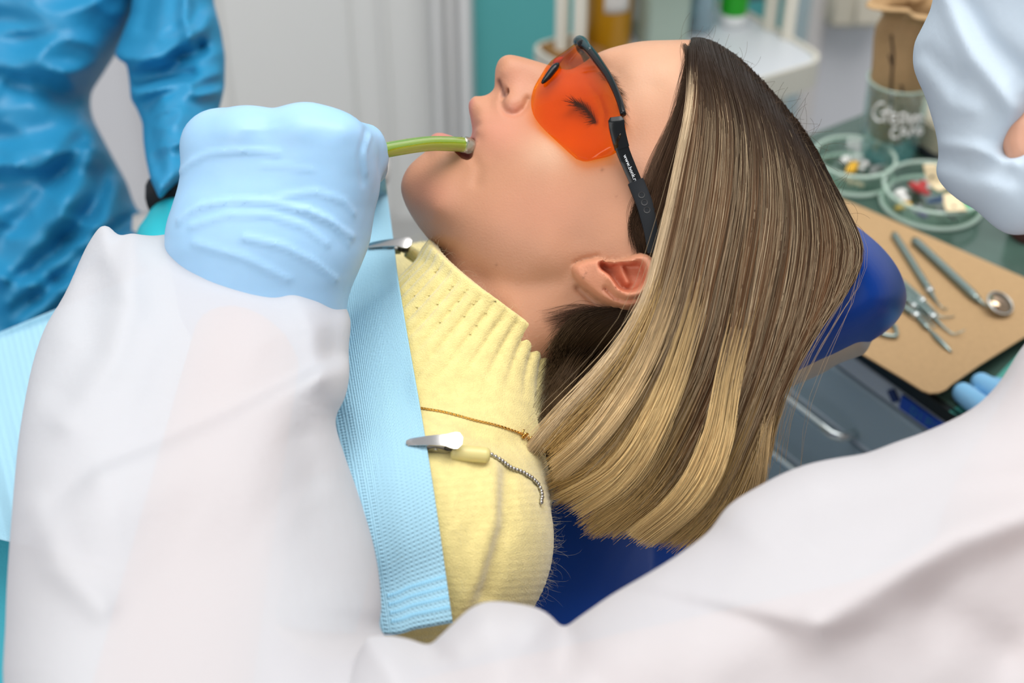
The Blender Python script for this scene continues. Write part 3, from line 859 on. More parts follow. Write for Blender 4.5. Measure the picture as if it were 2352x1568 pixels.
for k in range(80):
    s = k / 79
    c = spline([(1326,238),(1346,250),(1368,282)], 80)[k] + rr.normal(0, 1.2, 2)
    an = math.radians(-122 - 75 * (1 - s) * 0.6 + 15 * s + rr.normal(0, 9)) if k % 2 else math.radians(160 + 30 * (1 - s) + rr.normal(0, 9))
    L = rr.uniform(20, 34) * (1.1 - 0.4 * s)
    t = np.linspace(0, 1, 8)
    x = c[0] + math.cos(an) * L * t; y = c[1] + math.sin(an) * L * t - 4 * t ** 2
    w = head_w(c[0], c[1], 0.04, True) + 0.0005 + 0.006 * t
    sg.append(np.stack([x, y, np.maximum(w, head_w(x, y, 0.04, True) + 0.0005)], 1))
fine('eyelashes', sg, 0.00017)['kind'] = 'stuff'
# ------------------------------------------------------------------ the patient's sweater
def gbox(pts, pad):
    p = np.array(pts); return p.min(0) - pad, p.max(0) + pad
A_ = uvw(1146, 690, 0.0); B_ = uvw(1052, 818, 0.004)
AX = (A_ - B_) / np.linalg.norm(A_ - B_)                         # neck axis, towards the head
S1 = uvw(985, 1235, 0.070); S2 = uvw(985, 715, -0.17)
M1 = uvw(1000, 1010, 0.0); M2 = uvw(560, 1120, -0.17); M3 = uvw(60, 1080, -0.27)
h_ = 0.0017
G, o = grid3((-0.36, -0.245, -0.31), (0.03, 0.09, 0.17), h_)
Tt = np.array([AX[1], -AX[0], 0.0])                              # across the neck, in the sagittal plane
x0 = G[0] - A_[0]; x1 = G[1] - A_[1]; x2 = G[2] - A_[2]
ax_ = x0 * AX[0] + x1 * AX[1] + x2 * AX[2]
tx_ = x0 * Tt[0] + x1 * Tt[1] + x2 * Tt[2]
# bend the opening a little: the near edge of the collar dips towards the camera side
ang = np.arctan2(x2, tx_)
rad_ = np.sqrt(tx_ ** 2 + x2 ** 2)
Rc = 0.0525 + np.clip(-ax_, 0, 0.12) * 0.16 + 0.0028 * sstep((ax_ + 0.012) / 0.012)
rib = -0.0030 * np.exp(-(np.sin(ang * 20) / 0.45) ** 2) * sstep((0.085 + ax_) / 0.05)
lip_ = ax_ + 0.010 * np.cos(ang * 2) * 0 - 0.006 + 0.012 * np.clip(x2 / 0.05, 0, 1)
rib = rib * (0.3 + 0.7 * sstep(-lip_ / 0.012))
collar = np.minimum(Rc + rib - rad_, -lip_)
collar = np.minimum(collar, ax_ + 0.10)
hole = np.minimum(Rc - 0.0085 - rad_, ax_ + 0.055)
torso = cap(G, S1, S2, 0.062, 0.050)
torso = smax(torso, cap(G, M1, M2, 0.070, 0.080), 0.03)
torso = smax(torso, cap(G, M2, M3, 0.085, 0.085), 0.03)
torso = smax(torso, cap(G, S1, uvw(780, 1330, 0.04), 0.060, 0.045), 0.03)
torso = smax(torso, ell(G, uvw(1120, 1010, 0.02), (0.038, 0.05, 0.055)), 0.02)
F = smax(collar, torso, 0.022)
F = np.minimum(F, -hole)
SV, SF = snets(F, o, (h_,) * 3)
spx = CX + SV[:, 0] / (D0 - SV[:, 2]) * FPX; spy = CY - SV[:, 1] / (D0 - SV[:, 2]) * FPX
SWV = W(SV[:, 0], SV[:, 1], SV[:, 2])
def vnorm(v, f):
    n = np.zeros_like(v)
    q = np.cross(v[f[:, 2]] - v[f[:, 0]], v[f[:, 3]] - v[f[:, 1]])
    for k in range(4): np.add.at(n, f[:, k], q)
    return n / (np.linalg.norm(n, axis=1)[:, None] + 1e-12)
nn = vnorm(SWV, SF)
front = nn @ -FV > 0.05
d = np.zeros(len(SWV))
for pl, a, s in (([(1130,1085),(1128,1200),(1090,1330),(1040,1430)], 0.0035, 26), ([(1165,1090),(1160,1210),(1115,1360)], -0.003, 24), ([(1090,1000),(1140,1020),(1200,1010)], -0.002, 26)):
    d += a * np.exp(-(line_d(spx, spy, pl) / s) ** 2)
# fine knitted rows across the body of the sweater
rows = np.sin((spy + 0.06 * spx) * 2 * math.pi / 17.0) * 0.00022 * sstep((spy - 1060) / 60)
d += rows
SWV = SWV + nn * (d * front)[:, None]
M_KNIT = mat('yellow_knit', (0.78, 0.65, 0.27), rough=0.95, spec=0.1, sheen=0.6, bump=(1300, 0.5, 0.0012), vary=(160, 0.08))
mk('sweater', SWV, SF, M_KNIT, ROOT_P)
SWBVH = bvh_of(SWV, SF)
# mohair fuzz standing off the knit
rr = np.random.default_rng(51)
ii = rr.choice(np.nonzero((nn @ -FV > -0.35) & (spx > 930) & (spx < 1300) & (spy < 1470))[0], 4200)
K = 6
t = np.linspace(0, 1, K)[None, :, None]
tg = rr.normal(0, 1, (len(ii), 1, 3)); L = rr.uniform(0.002, 0.0075, (len(ii), 1, 1)); L[rr.random(len(ii)) < 0.02] *= 1.8
pth = SWV[ii][:, None] + nn[ii][:, None] * (L * 0.75 * np.sin(t * 1.9)) + tg * L * 0.55 * t + rr.normal(0, 1, (len(ii), 1, 3)) * L * 0.4 * t ** 2
M_FUZZ = mat('mohair_fuzz', (0.90, 0.84, 0.58), rough=0.8, attr=False, alpha=0.40)
strands('sweater_fuzz', pth, 0.000042 * (1 - 0.7 * np.linspace(0, 1, K)), np.tile(np.array([0.8, 0.7, 0.35]), (len(ii), K, 1)), M_FUZZ, ROOT_P)['kind'] = 'stuff'

# ------------------------------------------------------------------ paper bib on the chest
right = np.array([(884,404,-.125),(905,560,-.055),(915,640,.0),(938,780,.055),(968,950,.092),(1000,1150,.125),(1040,1430,.152)])
left = np.array([(-260,872,-.20),(-260,930,-.17),(-260,990,-.14),(-260,1040,-.11),(-260,1090,-.085),(-260,1140,-.06),(-260,1180,-.03)])
def bibw(px, py): return 0
nU, nV = 90, 150
rc = spline(right, nV); lc = spline(left, nV)
top_ = spline([(884,404,-.125),(840,415,-.12),(700,470,-.12),(400,600,-.14),(60,738,-.18),(-260,872,-.20)], nU)
bot_ = spline([(1040,1430,.152),(960,1444,.155),(870,1458,.155),(600,1430,.12),(200,1290,.05),(-260,1180,-.03)], nU)
s = np.linspace(0, 1, nU)[:, None, None]; t = np.linspace(0, 1, nV)[None, :, None]
C = (1 - s) * rc[None] + s * lc[None] + (1 - t) * top_[:, None] + t * bot_[:, None] \
    - ((1 - s) * (1 - t) * rc[0] + s * (1 - t) * lc[0] + (1 - s) * t * rc[-1] + s * t * lc[-1])
C[..., 2] += 0.004 * np.sin(t[..., 0] * 9 + s[..., 0] * 5) * np.clip(s[..., 0] * 4, 0, 1) + 0.004 * np.exp(-((t[..., 0] - 0.05) / 0.05) ** 2) * 0
# the paper rests on the knit
cover = np.full(C.shape[:2], -9.0)
for i in range(0, nU):
    for j in range(0, nV):
        a, n = hit(SWBVH, C[i, j, 0], C[i, j, 1])
        if a is not None: cover[i, j] = w_of(a) + 0.004
cw = np.maximum(C[..., 2], np.maximum.reduce([cover, np.roll(cover, 1, 1) - .002, np.roll(cover, -1, 1) - .002]))
for _ in range(25): cw = np.maximum(blur2(cw, 1), cover)
C[..., 2] = blur2(cw, 2)
v, f = sheet(P(C[..., 0], C[..., 1], C[..., 2])[::-1], 0.0005)
def bib_mat():
    m = bpy.data.materials.new('crepe_paper'); m.use_nodes = True
    nt = m.node_tree; N = nt.nodes; L = nt.links; b = N['Principled BSDF']
    b.inputs['Base Color'].default_value = (0.37, 0.63, 0.77, 1); b.inputs['Roughness'].default_value = 0.85
    b.inputs['Specular IOR Level'].default_value = 0.15
    uv = N.new('ShaderNodeVertexColor'); uv.layer_name = 'tint'
    sp = N.new('ShaderNodeSeparateColor'); L.new(uv.outputs[0], sp.inputs[0])
    def fn(op, a, b_=None):
        n = N.new('ShaderNodeMath'); n.operation = op
        for i, x in enumerate((a, b_)):
            if x is None: continue
            if isinstance(x, (int, float)): n.inputs[i].default_value = x
            else: L.new(x, n.inputs[i])
        return n.outputs[0]
    # pressed ribs across the bib, broken into columns of short bars
    bars = fn('SINE', fn('MULTIPLY', sp.outputs[1], 2 * math.pi * 150))
    colm = fn('SINE', fn('MULTIPLY', sp.outputs[0], 2 * math.pi * 38))
    colm = fn('MAXIMUM', colm, -0.15)
    amt = fn('MULTIPLY', bars, fn('ADD', colm, 0.3))
    fade = N.new('ShaderNodeMapRange'); fade.inputs[1].default_value = 0.55; fade.inputs[2].default_value = 0.8
    fade.inputs[3].default_value = 0.25; fade.inputs[4].default_value = 1.0
    L.new(sp.outputs[1], fade.inputs[0])
    h1 = fn('MULTIPLY', amt, fade.outputs[0])
    # long soft crepe lines along the bib
    ln = fn('MULTIPLY', fn('SINE', fn('MULTIPLY', sp.outputs[0], 2 * math.pi * 120)), 0.35)
    nz = N.new('ShaderNodeTexNoise'); nz.inputs['Scale'].default_value = 700; nz.inputs['Detail'].default_value = 3
    tc = N.new('ShaderNodeTexCoord'); L.new(tc.outputs['Object'], nz.inputs[0])
    hh = fn('ADD', fn('ADD', h1, ln), fn('MULTIPLY', nz.outputs[0], 1.3))
    bp = N.new('ShaderNodeBump'); bp.inputs['Strength'].default_value = 0.55; bp.inputs['Distance'].default_value = 0.0006
    L.new(hh, bp.inputs['Height']); L.new(bp.outputs[0], b.inputs['Normal'])
    return m
cols = np.zeros((nU, nV, 3)); cols[..., 0] = np.linspace(0, 1, nU)[:, None]; cols[..., 1] = np.linspace(0, 1, nV)[None]
cols = cols[::-1]
BIB = thing('dental_bib', P(700, 950, 0.03), 'light blue paper bib spread over the chest and clipped at both right corners', 'bib')
mk('paper_sheet', v, f, bib_mat(), BIB, cols=np.vstack([cols.reshape(-1, 3)] * 2))
BIBBVH = bvh_of(v, f)
# pressed hem dots along the near end
hb = MB()
for r in range(4):
    for k in range(26):
        a = 0.012 + k * 0.0135; b = 0.985 - r * 0.0145
        i = a * (nU - 1); j = b * (nV - 1)
        c = C[int(i), int(j)] + (C[min(int(i) + 1, nU - 1), int(j)] - C[int(i), int(j)]) * (i % 1)
        p = P(c[0], c[1], c[2] + 0.0003)
        hb.ball(p, (0.0011, 0.0017, 0.0004), 6, 4, np.array([RV, UV, -FV]))
mk('pressed_hem', np.vstack(hb.v), hb.f, mat('hem_paper', (0.30, 0.60, 0.79), rough=0.9), BIB)['kind'] = 'stuff'
# darker teal cloth under the bib at the left edge
cl = np.array([[(-250, 1090, -.06), (40, 1180, -.05), (300, 1300, .0), (600, 1420, .06)], [(-250, 1350, -.03), (30, 1330, -.02), (300, 1420, .03), (600, 1560, .08)], [(-250, 1700, .0), (30, 1640, .02), (300, 1650, .06), (600, 1700, .1)]], float)
g = np.stack([spline(x, 40) for x in cl]); g = np.stack([spline(g[:, i], 30) for i in range(40)])
g[..., 2] -= 0.015
v, f = sheet(P(g[..., 0], g[..., 1], g[..., 2])[::-1], 0.001)
tag(mk('lap_cloth', v, f, mat('teal_cloth', (0.06, 0.42, 0.52), rough=0.9, bump=(900, 0.5)), None), 'darker teal woven cloth showing below the left end of the paper bib', 'cloth')

# ------------------------------------------------------------------ necklace
M_GOLD = mat('gold', (0.78, 0.47, 0.13), rough=0.22, metal=1.0)
pts = []
for x, y in spline([(935,931),(962,938),(1020,948),(1085,965),(1140,978),(1195,996),(1226,1016),(1250,1040)], 110):
    a, n = hit(SWBVH, x, y)
    if a is None: continue
    pts.append((a + n * 0.0008, n))
NK = thing('necklace', pts[len(pts) // 2][0], 'thin gold chain lying over the yellow sweater below the collar', 'necklace')
mb = MB(); acc = 0; last = None; q = 0
for (a, n), (b, n2) in zip(pts[:-1], pts[1:]):
    t = b - a; L = np.linalg.norm(t)
    if L > 0.006: continue
    t /= L; s_ = np.cross(n, t); s_ /= np.linalg.norm(s_)
    m_ = (a + b) / 2
    if q % 2: mb.box(m_, (0.00072, 0.00066, 0.00028), np.array([t, s_, n]), 0.0002)
    else: mb.box(m_, (0.00072, 0.00028, 0.00066), np.array([t, s_, n]), 0.0002)
    q += 1
autosmooth(mb.build('box_chain', M_GOLD, NK))
mb = MB()
for x, y in ((1196,993),(1203,1000),(1209,1005),(1215,1009),(1199,1003),(1221,1013)):
    a, n = hit(SWBVH, x, y)
    if a is None: continue
    an = random.uniform(0, 3)
    t = RV * math.cos(an) + UV * math.sin(an); t = t - n * (t @ n); t /= np.linalg.norm(t); s_ = np.cross(n, t)
    c = [a + n * 0.0016 + 0.0015 * (math.cos(w) * t + math.sin(w) * (s_ * 0.5 + n * 0.5)) for w in np.linspace(0, 6.283, 10)]
    mb.tube(c, 0.00045, 6, False)
mb.build('ring_links', M_GOLD, NK, True)

# ------------------------------------------------------------------ bib clips and ball chain
M_STEEL = mat('polished_steel', (0.72, 0.70, 0.68), rough=0.2, metal=1.0)
M_STEEL2 = mat('dull_steel', (0.45, 0.44, 0.42), rough=0.35, metal=1.0)
M_DARKM = mat('dark_spring', (0.10, 0.09, 0.08), rough=0.4, metal=0.8)
M_SLEEVE = mat('yellowed_vinyl', (0.80, 0.70, 0.30), rough=0.35, trans=0.25, sss=0.2)
CLIPS = thing('bib_holder', hit(SWBVH, 1050, 1040)[0], 'steel bead chain with two alligator clips holding the bib corners', 'bib clip')
def clip(name, tip, mid, end, wscale, sleeve, lift, label=None):
    """tip, mid, end: pixel+depth of the nose, hinge and tail of the top lever"""
    root = CLIPS
    a = P(*tip); b = P(*end); t = b - a; L = np.linalg.norm(t); t /= L
    n = -FV + 0.62 * UV; n = n - t * (n @ t); n /= np.linalg.norm(n); s_ = np.cross(n, t)
    X = np.linspace(0, 1, 16)
    half = np.interp(X, [0, .04, .1, .72, .82, .9, .97, 1.0], [.0010, .0018, .0021, .0034, .0045, .0050, .0042, .002]) * wscale
    pts = [a + t * L * x + n * (0.0022 * math.sin(x * 2.6)) for x in X]
    mb = MB().strip(pts, [s_] * 16, half, [n] * 16, 0.00045)
    o = autosmooth(mb.build('clip_lever', M_STEEL, root), 60)
    mb = MB()
    pts = [a + t * L * x - n * (0.001 + 0.0042 * x) for x in np.linspace(0.02, 0.86, 10)]
    mb.strip(pts, [s_] * 10, half[:10] * 0.85 + 0.0006, [n] * 10, 0.0005)
    for x in np.linspace(0.05, 0.32, 6):                       # teeth
        for q in (-1, 1): mb.box(a + t * L * x + s_ * q * 0.0016 * wscale - n * 0.001, (0.0005, 0.0004, 0.0010), np.array([t, s_, n]))
    for q in (-1, 1):                                          # side cheeks with the pivot
        mb.slab([a + t * L * x + s_ * q * 0.0030 * wscale + n * y for x, y in ((.36, -.004), (.40, -.001), (.52, .0004), (.62, -.001), (.72, -.0035), (.7, -.006), (.5, -.006))], s_ * q * 0.0004)
        mb.lathe(a + t * L * 0.52 + s_ * q * 0.0030 * wscale - n * 0.002, [(0.0, 0), (0.0013, 0), (0.0011, 0.0008), (0, 0.001)], 10, np.array([t, n, s_ * q]))
    autosmooth(mb.build('clip_jaw', M_STEEL2, root), 30)
    mb = MB()
    c0 = a + t * L * 0.72 - n * 0.003
    mb.tube([c0 + s_ * (k / 40 - 0.5) * 0.006 + 0.0017 * (math.cos(k * 0.9) * t + math.sin(k * 0.9) * n) for k in range(41)], 0.00045, 5)
    mb.box(a + t * L * 0.80 - n * 0.0045, (0.002, 0.0026, 0.0016), np.array([t, s_, n]), 0.0004)
    mb.build('clip_spring', M_DARKM, root, True)
    if sleeve:
        p = [P(*q) for q in sleeve]
        r = np.array([.0030, .0040, .0042, .0042, .0041, .0036, .0022])
        MB().tube([p[0] + (p[1] - p[0]) * x for x in (0, .04, .12, .5, .88, .96, 1)], r, 16).build('clip_sleeve', M_SLEEVE, root, True)
def sw(x, y, up): 
    a, n = hit(SWBVH, x, y)
    return (x, y, w_of(a) + up)
wt = w_of(hit(BIBBVH, 945, 1016)[0])
wc = w_of(hit(SWBVH, 1085, 1045)[0])
clip('bib_clip', (933, 1016, wt + 0.001), None, (1064, 1015, max(wt, wc) + 0.007), 1.0, [(1036, 1038, wc + .0045), (1126, 1046, wc + .0045)], 0)
wt = w_of(hit(BIBBVH, 860, 566)[0]); wc = w_of(hit(SWBVH, 940, 580)[0]) if hit(SWBVH, 940, 580)[0] is not None else wt
clip('bib_clip', (843, 564, wt + 0.001), None, (947, 560, wt + 0.010), 0.9, [(935, 576, wt + .003), (985, 610, wt - .004)], 0)
bp_ = []
for x, y in spline([(1127,1048),(1148,1060),(1172,1076),(1196,1086),(1216,1098),(1232,1114),(1240,1135),(1238,1160)], 400):
    a, n = hit(SWBVH, x, y)
    if a is not None: bp_.append(a + n * 0.0012)
    elif bp_: bp_.append(np.array([*P(x, y, w_of(bp_[-1]) - 0.001)]))
bp_ = np.array(bp_); dist = np.concatenate([[0], np.cumsum(np.linalg.norm(np.diff(bp_, axis=0), axis=1))])
me0 = None; k = 0
while k * 0.00235 < dist[-1]:
    s_ = k * 0.00235
    c = np.array([np.interp(s_, dist, bp_[:, i]) for i in range(3)])
    if me0 is None:
        o = MB().ball(c, 0.00118, 12, 8).build('bead', M_STEEL2, CLIPS, True, loc=c); me0 = o
    else:
        o = me0.copy(); COL.objects.link(o); o.location = Vector(c) - CLIPS.location
    k += 1
MB().tube(bp_[::6], 0.0003, 5).build('chain_wire', M_STEEL2, CLIPS, True)

# ------------------------------------------------------------------ safety glasses
GL = thing('safety_glasses', P(1330, 230, 0.04), 'wraparound safety glasses with orange lens and black frame on the patient', 'glasses')
TC = [(1331,98,0.000),(1348,112,0.010),(1372,142,0.026),(1400,185,0.044),(1421,235,0.059),(1430,275,0.067),(1434,300,0.070)]
BC = [(1268,143,0.000),(1250,166,0.007),(1228,205,0.017),(1222,246,0.027),(1240,286,0.036),(1300,344,0.051),(1326,366,0.058)]
BC2 = [(1326,366,0.058),(1346,371,0.062),(1375,364,0.066),(1402,356,0.069),(1413,346,0.071),(1414,330,0.071)]
nT, nB = 46, 16
bc = np.vstack([spline(BC, 32), spline(BC2, 15)[1:]])[:nT]
tcv = spline(TC, nT)
def lift(c, e):
    c = c.copy(); hw = head_w(c[:, 0], c[:, 1], c[:, 2], True)
    c[1:, 2] = np.maximum(c[1:, 2], np.minimum(hw[1:] + e, 0.076)); return c
bc = lift(bc, 0.0035); tcv = lift(tcv, 0.007)
for c in (bc, tcv):
    for _ in range(3): c[1:-1, 2] = 0.25 * c[:-2, 2] + 0.5 * c[1:-1, 2] + 0.25 * c[2:, 2]
    c[0, 2] = 0
s = np.linspace(0, 1, nB)[None, :, None]
Gd = tcv[:, None] * (1 - s) + bc[:, None] * s
Gd[..., 2] += 0.0045 * np.sin(s[..., 0] * math.pi) * np.linspace(0, 1, nT)[:, None] ** 0.5
U3 = np.stack([(Gd[..., 0] - CX) / FPX * (D0 - Gd[..., 2]), (CY - Gd[..., 1]) / FPX * (D0 - Gd[..., 2]), Gd[..., 2]], -1)
far = U3[1:][::-1].copy(); far[..., 2] *= -1
full = np.concatenate([far, U3], 0)
v, f = sheet(W(full[..., 0], full[..., 1], full[..., 2]), 0.0011)
M_LENS = thin_glass('orange_lens', (1.0, 0.64, 0.07), gloss=0.02, rough=0.04)
mk('lens', v, f, M_LENS, GL)
M_BLK = mat('black_plastic', (0.006, 0.007, 0.008), rough=0.22, spec=0.3)
M_RUB = mat('charcoal_rubber', (0.010, 0.012, 0.015), rough=0.6, spec=0.2)
M_TEAL = mat('grey_teal_plastic', (0.02, 0.045, 0.05), rough=0.2)
def mirr(c):
    m = c[::-1].copy(); u, v = (m[:, 0] - CX) / FPX * (D0 - m[:, 2]), (CY - m[:, 1]) / FPX * (D0 - m[:, 2])
    w = -m[:, 2]; m[:, 2] = w; m[:, 0] = CX + u / (D0 - w) * FPX; m[:, 1] = CY - v / (D0 - w) * FPX
    return m
br = tcv.copy(); br[:, 0] += np.linspace(2, 4, nT); br = br[:36]
brf = np.vstack([mirr(br)[:-1], br])
bw = P(brf[:, 0], brf[:, 1], brf[:, 2] + 0.0006)
k = np.abs(np.linspace(-1, 1, len(bw)))
MB().tube(bw, 0.0031 - 0.0014 * k, 10).build('brow_bar', M_BLK, GL, True)
# raised bridge on top of the brow bar
nb = spline([(1326,100,-.010),(1331,95,0.0),(1342,100,0.006),(1356,116,0.016)], 14)
MB().tube(P(nb[:, 0], nb[:, 1], nb[:, 2] + 0.001), [.0012, .0022, .003, .0034, .0036, .0036, .0034, .0032, .003, .0027, .0024, .002, .0017, .0012], 12).build('bridge', M_TEAL, GL, True)
pn = spline([(1283,146,.0085),(1272,158,.0105),(1258,176,.0125),(1245,191,.0145)], 12)
MB().tube(P(pn[:, 0], pn[:, 1], pn[:, 2] + 0.0075), [.0008, .0016, .002, .0022, .0022, .0022, .0021, .002, .0018, .0016, .0013, .0007], 10).build('nose_pad', M_BLK, GL, True)
pf = mirr(pn); pf[:, 1] -= 12; pf[:, 0] -= 2
MB().tube(P(pf[:, 0], pf[:, 1], pf[:, 2]), [.0008, .0016, .002, .0022, .0022, .0022, .0021, .002, .0018, .0016, .0013, .0007], 10).build('nose_pad', M_BLK, GL, True)
pr = spline([(1272,147,0.0),(1282,139,0.0),(1294,131,0.0)], 8)
MB().tube(P(pr[:, 0], pr[:, 1], pr[:, 2] + 0.002), [.0012, .0019, .0021, .0021, .0019, .0016, .0011, .0004], 10).build('bridge_insert', mat('red_plastic', (0.30, 0.008, 0.012), rough=0.25), GL, True)
for sgn in (1, -1):
    tm = spline([(1414,268,0),(1418,300,0),(1430,345,0),(1446,385,0),(1466,432,0),(1484,480,0),(1496,530,0),(1502,580,0)], 60)
    hw = head_w(tm[:, 0], tm[:, 1], 0.07 + 0 * tm[:, 0], True)
    hw = np.maximum(hw, 0.066)
    for _ in range(8): hw[1:-1] = 0.25 * hw[:-2] + 0.5 * hw[1:-1] + 0.25 * hw[2:]
    tm[:, 2] = hw + 0.0042 + 0.0035 * np.clip(1 - np.arange(60) / 22, 0, 1)
    if sgn < 0: tm = mirr(tm)[::-1]
    pw = P(tm[:, 0], tm[:, 1], tm[:, 2])
    tg = np.gradient(pw, axis=0); tg /= np.linalg.norm(tg, axis=1)[:, None]
    nr = np.tile(-FV * sgn, (60, 1)); nr -= tg * (nr * tg).sum(1)[:, None]; nr /= np.linalg.norm(nr, axis=1)[:, None]
    sd_ = np.cross(nr, tg)
    X = np.arange(60)
    def part(nm, a, b, hx, hv, m, th=0.0019):
        return autosmooth(MB().strip(pw[a:b], sd_[a:b], np.interp(X[a:b], hx, hv), nr[a:b], th).build(nm, m, TEM), 50)
    TEM = autosmooth(MB().strip(pw[16:34], sd_[16:34], np.interp(X[16:34], [16, 34], [.0037, .0033]), nr[16:34], 0.0017).build('temple_arm', M_BLK, GL), 50)
    part('hinge_block', 0, 17, [0, 2, 6, 17], [.0030, .0042, .0043, .0040], M_BLK, np.interp(X[0:17], [0, 3, 6, 17], [.0012, .0026, .0026, .0021]))
    part('temple_tip', 31, 60, [31, 45, 60], [.0044, .0045, .0036], M_RUB, 0.0024)
    for a in (37, 40, 43):
        MB().lathe(pw[a] + nr[a] * 0.0023, [(0, .0000), (.0012, .0), (.0013, .00025), (.0019, .0003), (.0019, 0)], 14, np.array([sd_[a], tg[a], nr[a]])).build('grip_hole', mat('hole_shade_black', (0.003, 0.003, 0.004), rough=0.4), TEM)  # dark disc stands in for the shade inside an open hole
    if sgn > 0:
        fc = bpy.data.curves.new('lettering', 'FONT'); fc.body = 'www.bonk.ru'; fc.size = 0.0030; fc.align_x = 'LEFT'; fc.align_y = 'CENTER'
        fo = bpy.data.objects.new('lettering', fc)
        COL.objects.link(fo)
        a = 18
        X3, Y3, Z3 = tg[24], np.cross(nr[24], tg[24]), nr[24]
        from mathutils import Matrix
        Mx = Matrix(((X3[0], Y3[0], Z3[0]), (X3[1], Y3[1], Z3[1]), (X3[2], Y3[2], Z3[2]))).to_4x4()
        loc = pw[19] + nr[19] * 0.00195
        dg = bpy.context.evaluated_depsgraph_get()
        me = bpy.data.meshes.new_from_object(fo.evaluated_get(dg))
        vv = np.array([Mx.to_3x3() @ x.co for x in me.vertices]) + loc
        # bend onto the arm
        ff = [tuple(p.vertices) for p in me.polygons]
        for i in range(len(vv)):
            s_ = (vv[i] - pw) @ tg[24]; j = int(np.argmin(np.abs(s_)))
            vv[i] = vv[i] + nr[j] * ((pw[j] + nr[j] * 0.00195 - vv[i]) @ nr[j])
        bpy.data.objects.remove(fo)
        mk('lettering', vv, ff, mat('white_print', (0.75, 0.78, 0.8), rough=0.6), TEM, False)

# ------------------------------------------------------------------ suction tube
M_TUBE = thin_glass('green_vinyl', (0.66, 0.86, 0.20), gloss=0.10, rough=0.08, body=(0.40, 0.58, 0.04), body_amt=0.42)
TUBE = thing('suction_tube', P(930, 338, 0.05), 'translucent green suction tube running from the gloved fist into the open mouth', 'tube')
tp = spline([(640,470,.07),(740,412,.078),(820,372,.075),(866,350,.068),(930,337,.052),(985,330,.038),(1030,330,.028),(1064,332,.021)], 60)
pw = P(tp[:, 0], tp[:, 1], tp[:, 2])
mb = MB().tube(pw, 0.0043, 20, False)
mb.tube(pw[::-1], 0.0030, 20, False)
mb.build('tube_wall', M_TUBE, TUBE, True)
M_INNER = thin_glass('clear_tip', (0.80, 0.86, 0.80), gloss=0.14, rough=0.05, body=(0.5, 0.55, 0.45), body_amt=0.2)
tp2 = spline([(1060,331,.0215),(1072,333,.019),(1083,338,.016)], 8)
MB().tube(P(tp2[:, 0], tp2[:, 1], tp2[:, 2]), [.0046, .0048, .0048, .0047, .0047, .0047, .0045, .0038], 18).build('tube_tip', M_INNER, TUBE, True)
MB().tube(pw + np.array([0, 0, -0.0012]), 0.0007, 6).build('tube_wire', mat('dark_wire', (0.10, 0.07, 0.02), rough=0.3), TUBE, True)

# ------------------------------------------------------------------ dental chair
M_VINYL = mat('blue_vinyl', (0.002, 0.066, 0.42), rough=0.38, spec=0.5, bump=(420, 0.10, 0.0005))
M_CREAM = mat('cream_plastic', (0.60, 0.53, 0.42), rough=0.45)
CH = thing('dental_chair', (-0.05, 0.62, 0.0), 'blue vinyl dental chair with cream underside carrying the patient', 'chair')
pad = [(1880,450),(1940,500),(1985,532),(2030,572),(2064,618),(2081,665),(2080,700),(2062,735),(2030,765),(1985,792),(1920,822),(1850,856),(1800,880),(1765,893),(1700,915),(1620,930),(1560,860),(1540,700),(1600,560),(1740,440)]
X, Y, ws, F, o, hs = inflate(smooth_poly(pad, 6), -0.032, 0.062, 95, step=5, dw=0.004, blur=4)
v, f = px_mesh(F, o, hs)
mk('headrest_pad', v, f, M_VINYL, CH)
sh = [(2000,760),(1999,790),(1985,812),(1962,822),(1925,836),(1880,862),(1800,894),(1765,906),(1700,940),(1620,950),(1560,880),(1640,760),(1900,700)]
X, Y, ws, F, o, hs = inflate(smooth_poly(sh, 5), -0.045, 0.045, 40, step=5, dw=0.004, blur=2)
v, f = px_mesh(F, o, hs)
mk('headrest_shell', v, f, M_CREAM, CH)
MB().tube([P(1640, 880, -0.06), P(1620, 930, -0.07), P(1560, 1000, -0.09), P(1500, 1060, -0.09)], [.012, .012, .014, .016], 14).build('headrest_arm', M_STEEL2, CH, True)
bk = [(1180,880),(1400,900),(1600,930),(1715,955),(1735,1010),(1742,1080),(1735,1180),(1700,1320),(1640,1480),(1560,1640),(1300,1750),(900,1760),(600,1680),(420,1400),(500,1150),(800,950)]
wbk = lambda X, Y: -0.050 + 0.00004 * (Y - 1100) - 0.00009 * (1500 - X).clip(0, 2000)
X, Y, ws, F, o, hs = inflate(smooth_poly(bk, 5), wbk, 0.05, 60, step=8, dw=0.005, blur=5)
v, f = px_mesh(F, o, hs)
mk('backrest_pad', v, f, M_VINYL, CH)
# seat, armrest and pedestal beyond the frame
e0 = P(420, 1400, -0.10)
mb = MB().box(e0 + np.array([-0.42, 0.05, -0.17]), (0.42, 0.26, 0.045), None, 0.03)
autosmooth(mb.build('seat_pad', M_VINYL, CH))
mb = MB().lathe((e0[0] - 0.25, e0[1] + 0.05, 0), [(0.30, 0), (0.30, 0.04), (0.26, 0.06), (0.09, 0.08), (0.09, e0[2] - 0.24), (0.16, e0[2] - 0.2)], 32)
autosmooth(mb.build('pedestal', M_CREAM, CH))
ar = [ony(770, 392, 1.02), ony(830, 386, 1.02), ony(896, 386, 1.02)]
mb = MB().tube([ar[0] + (ar[2] - ar[0]) * x for x in (0, .02, .9, .96, 1)], [.012, .0145, .0145, .011, .004], 14)
mb.tube([ar[0], ar[0] + np.array([-0.16, -0.02, -0.04]), ar[0] + np.array([-0.2, -0.05, -0.25])], 0.013, 10)
mb.build('armrest', mat('white_plastic', (0.66, 0.63, 0.60), rough=0.4), CH, True)
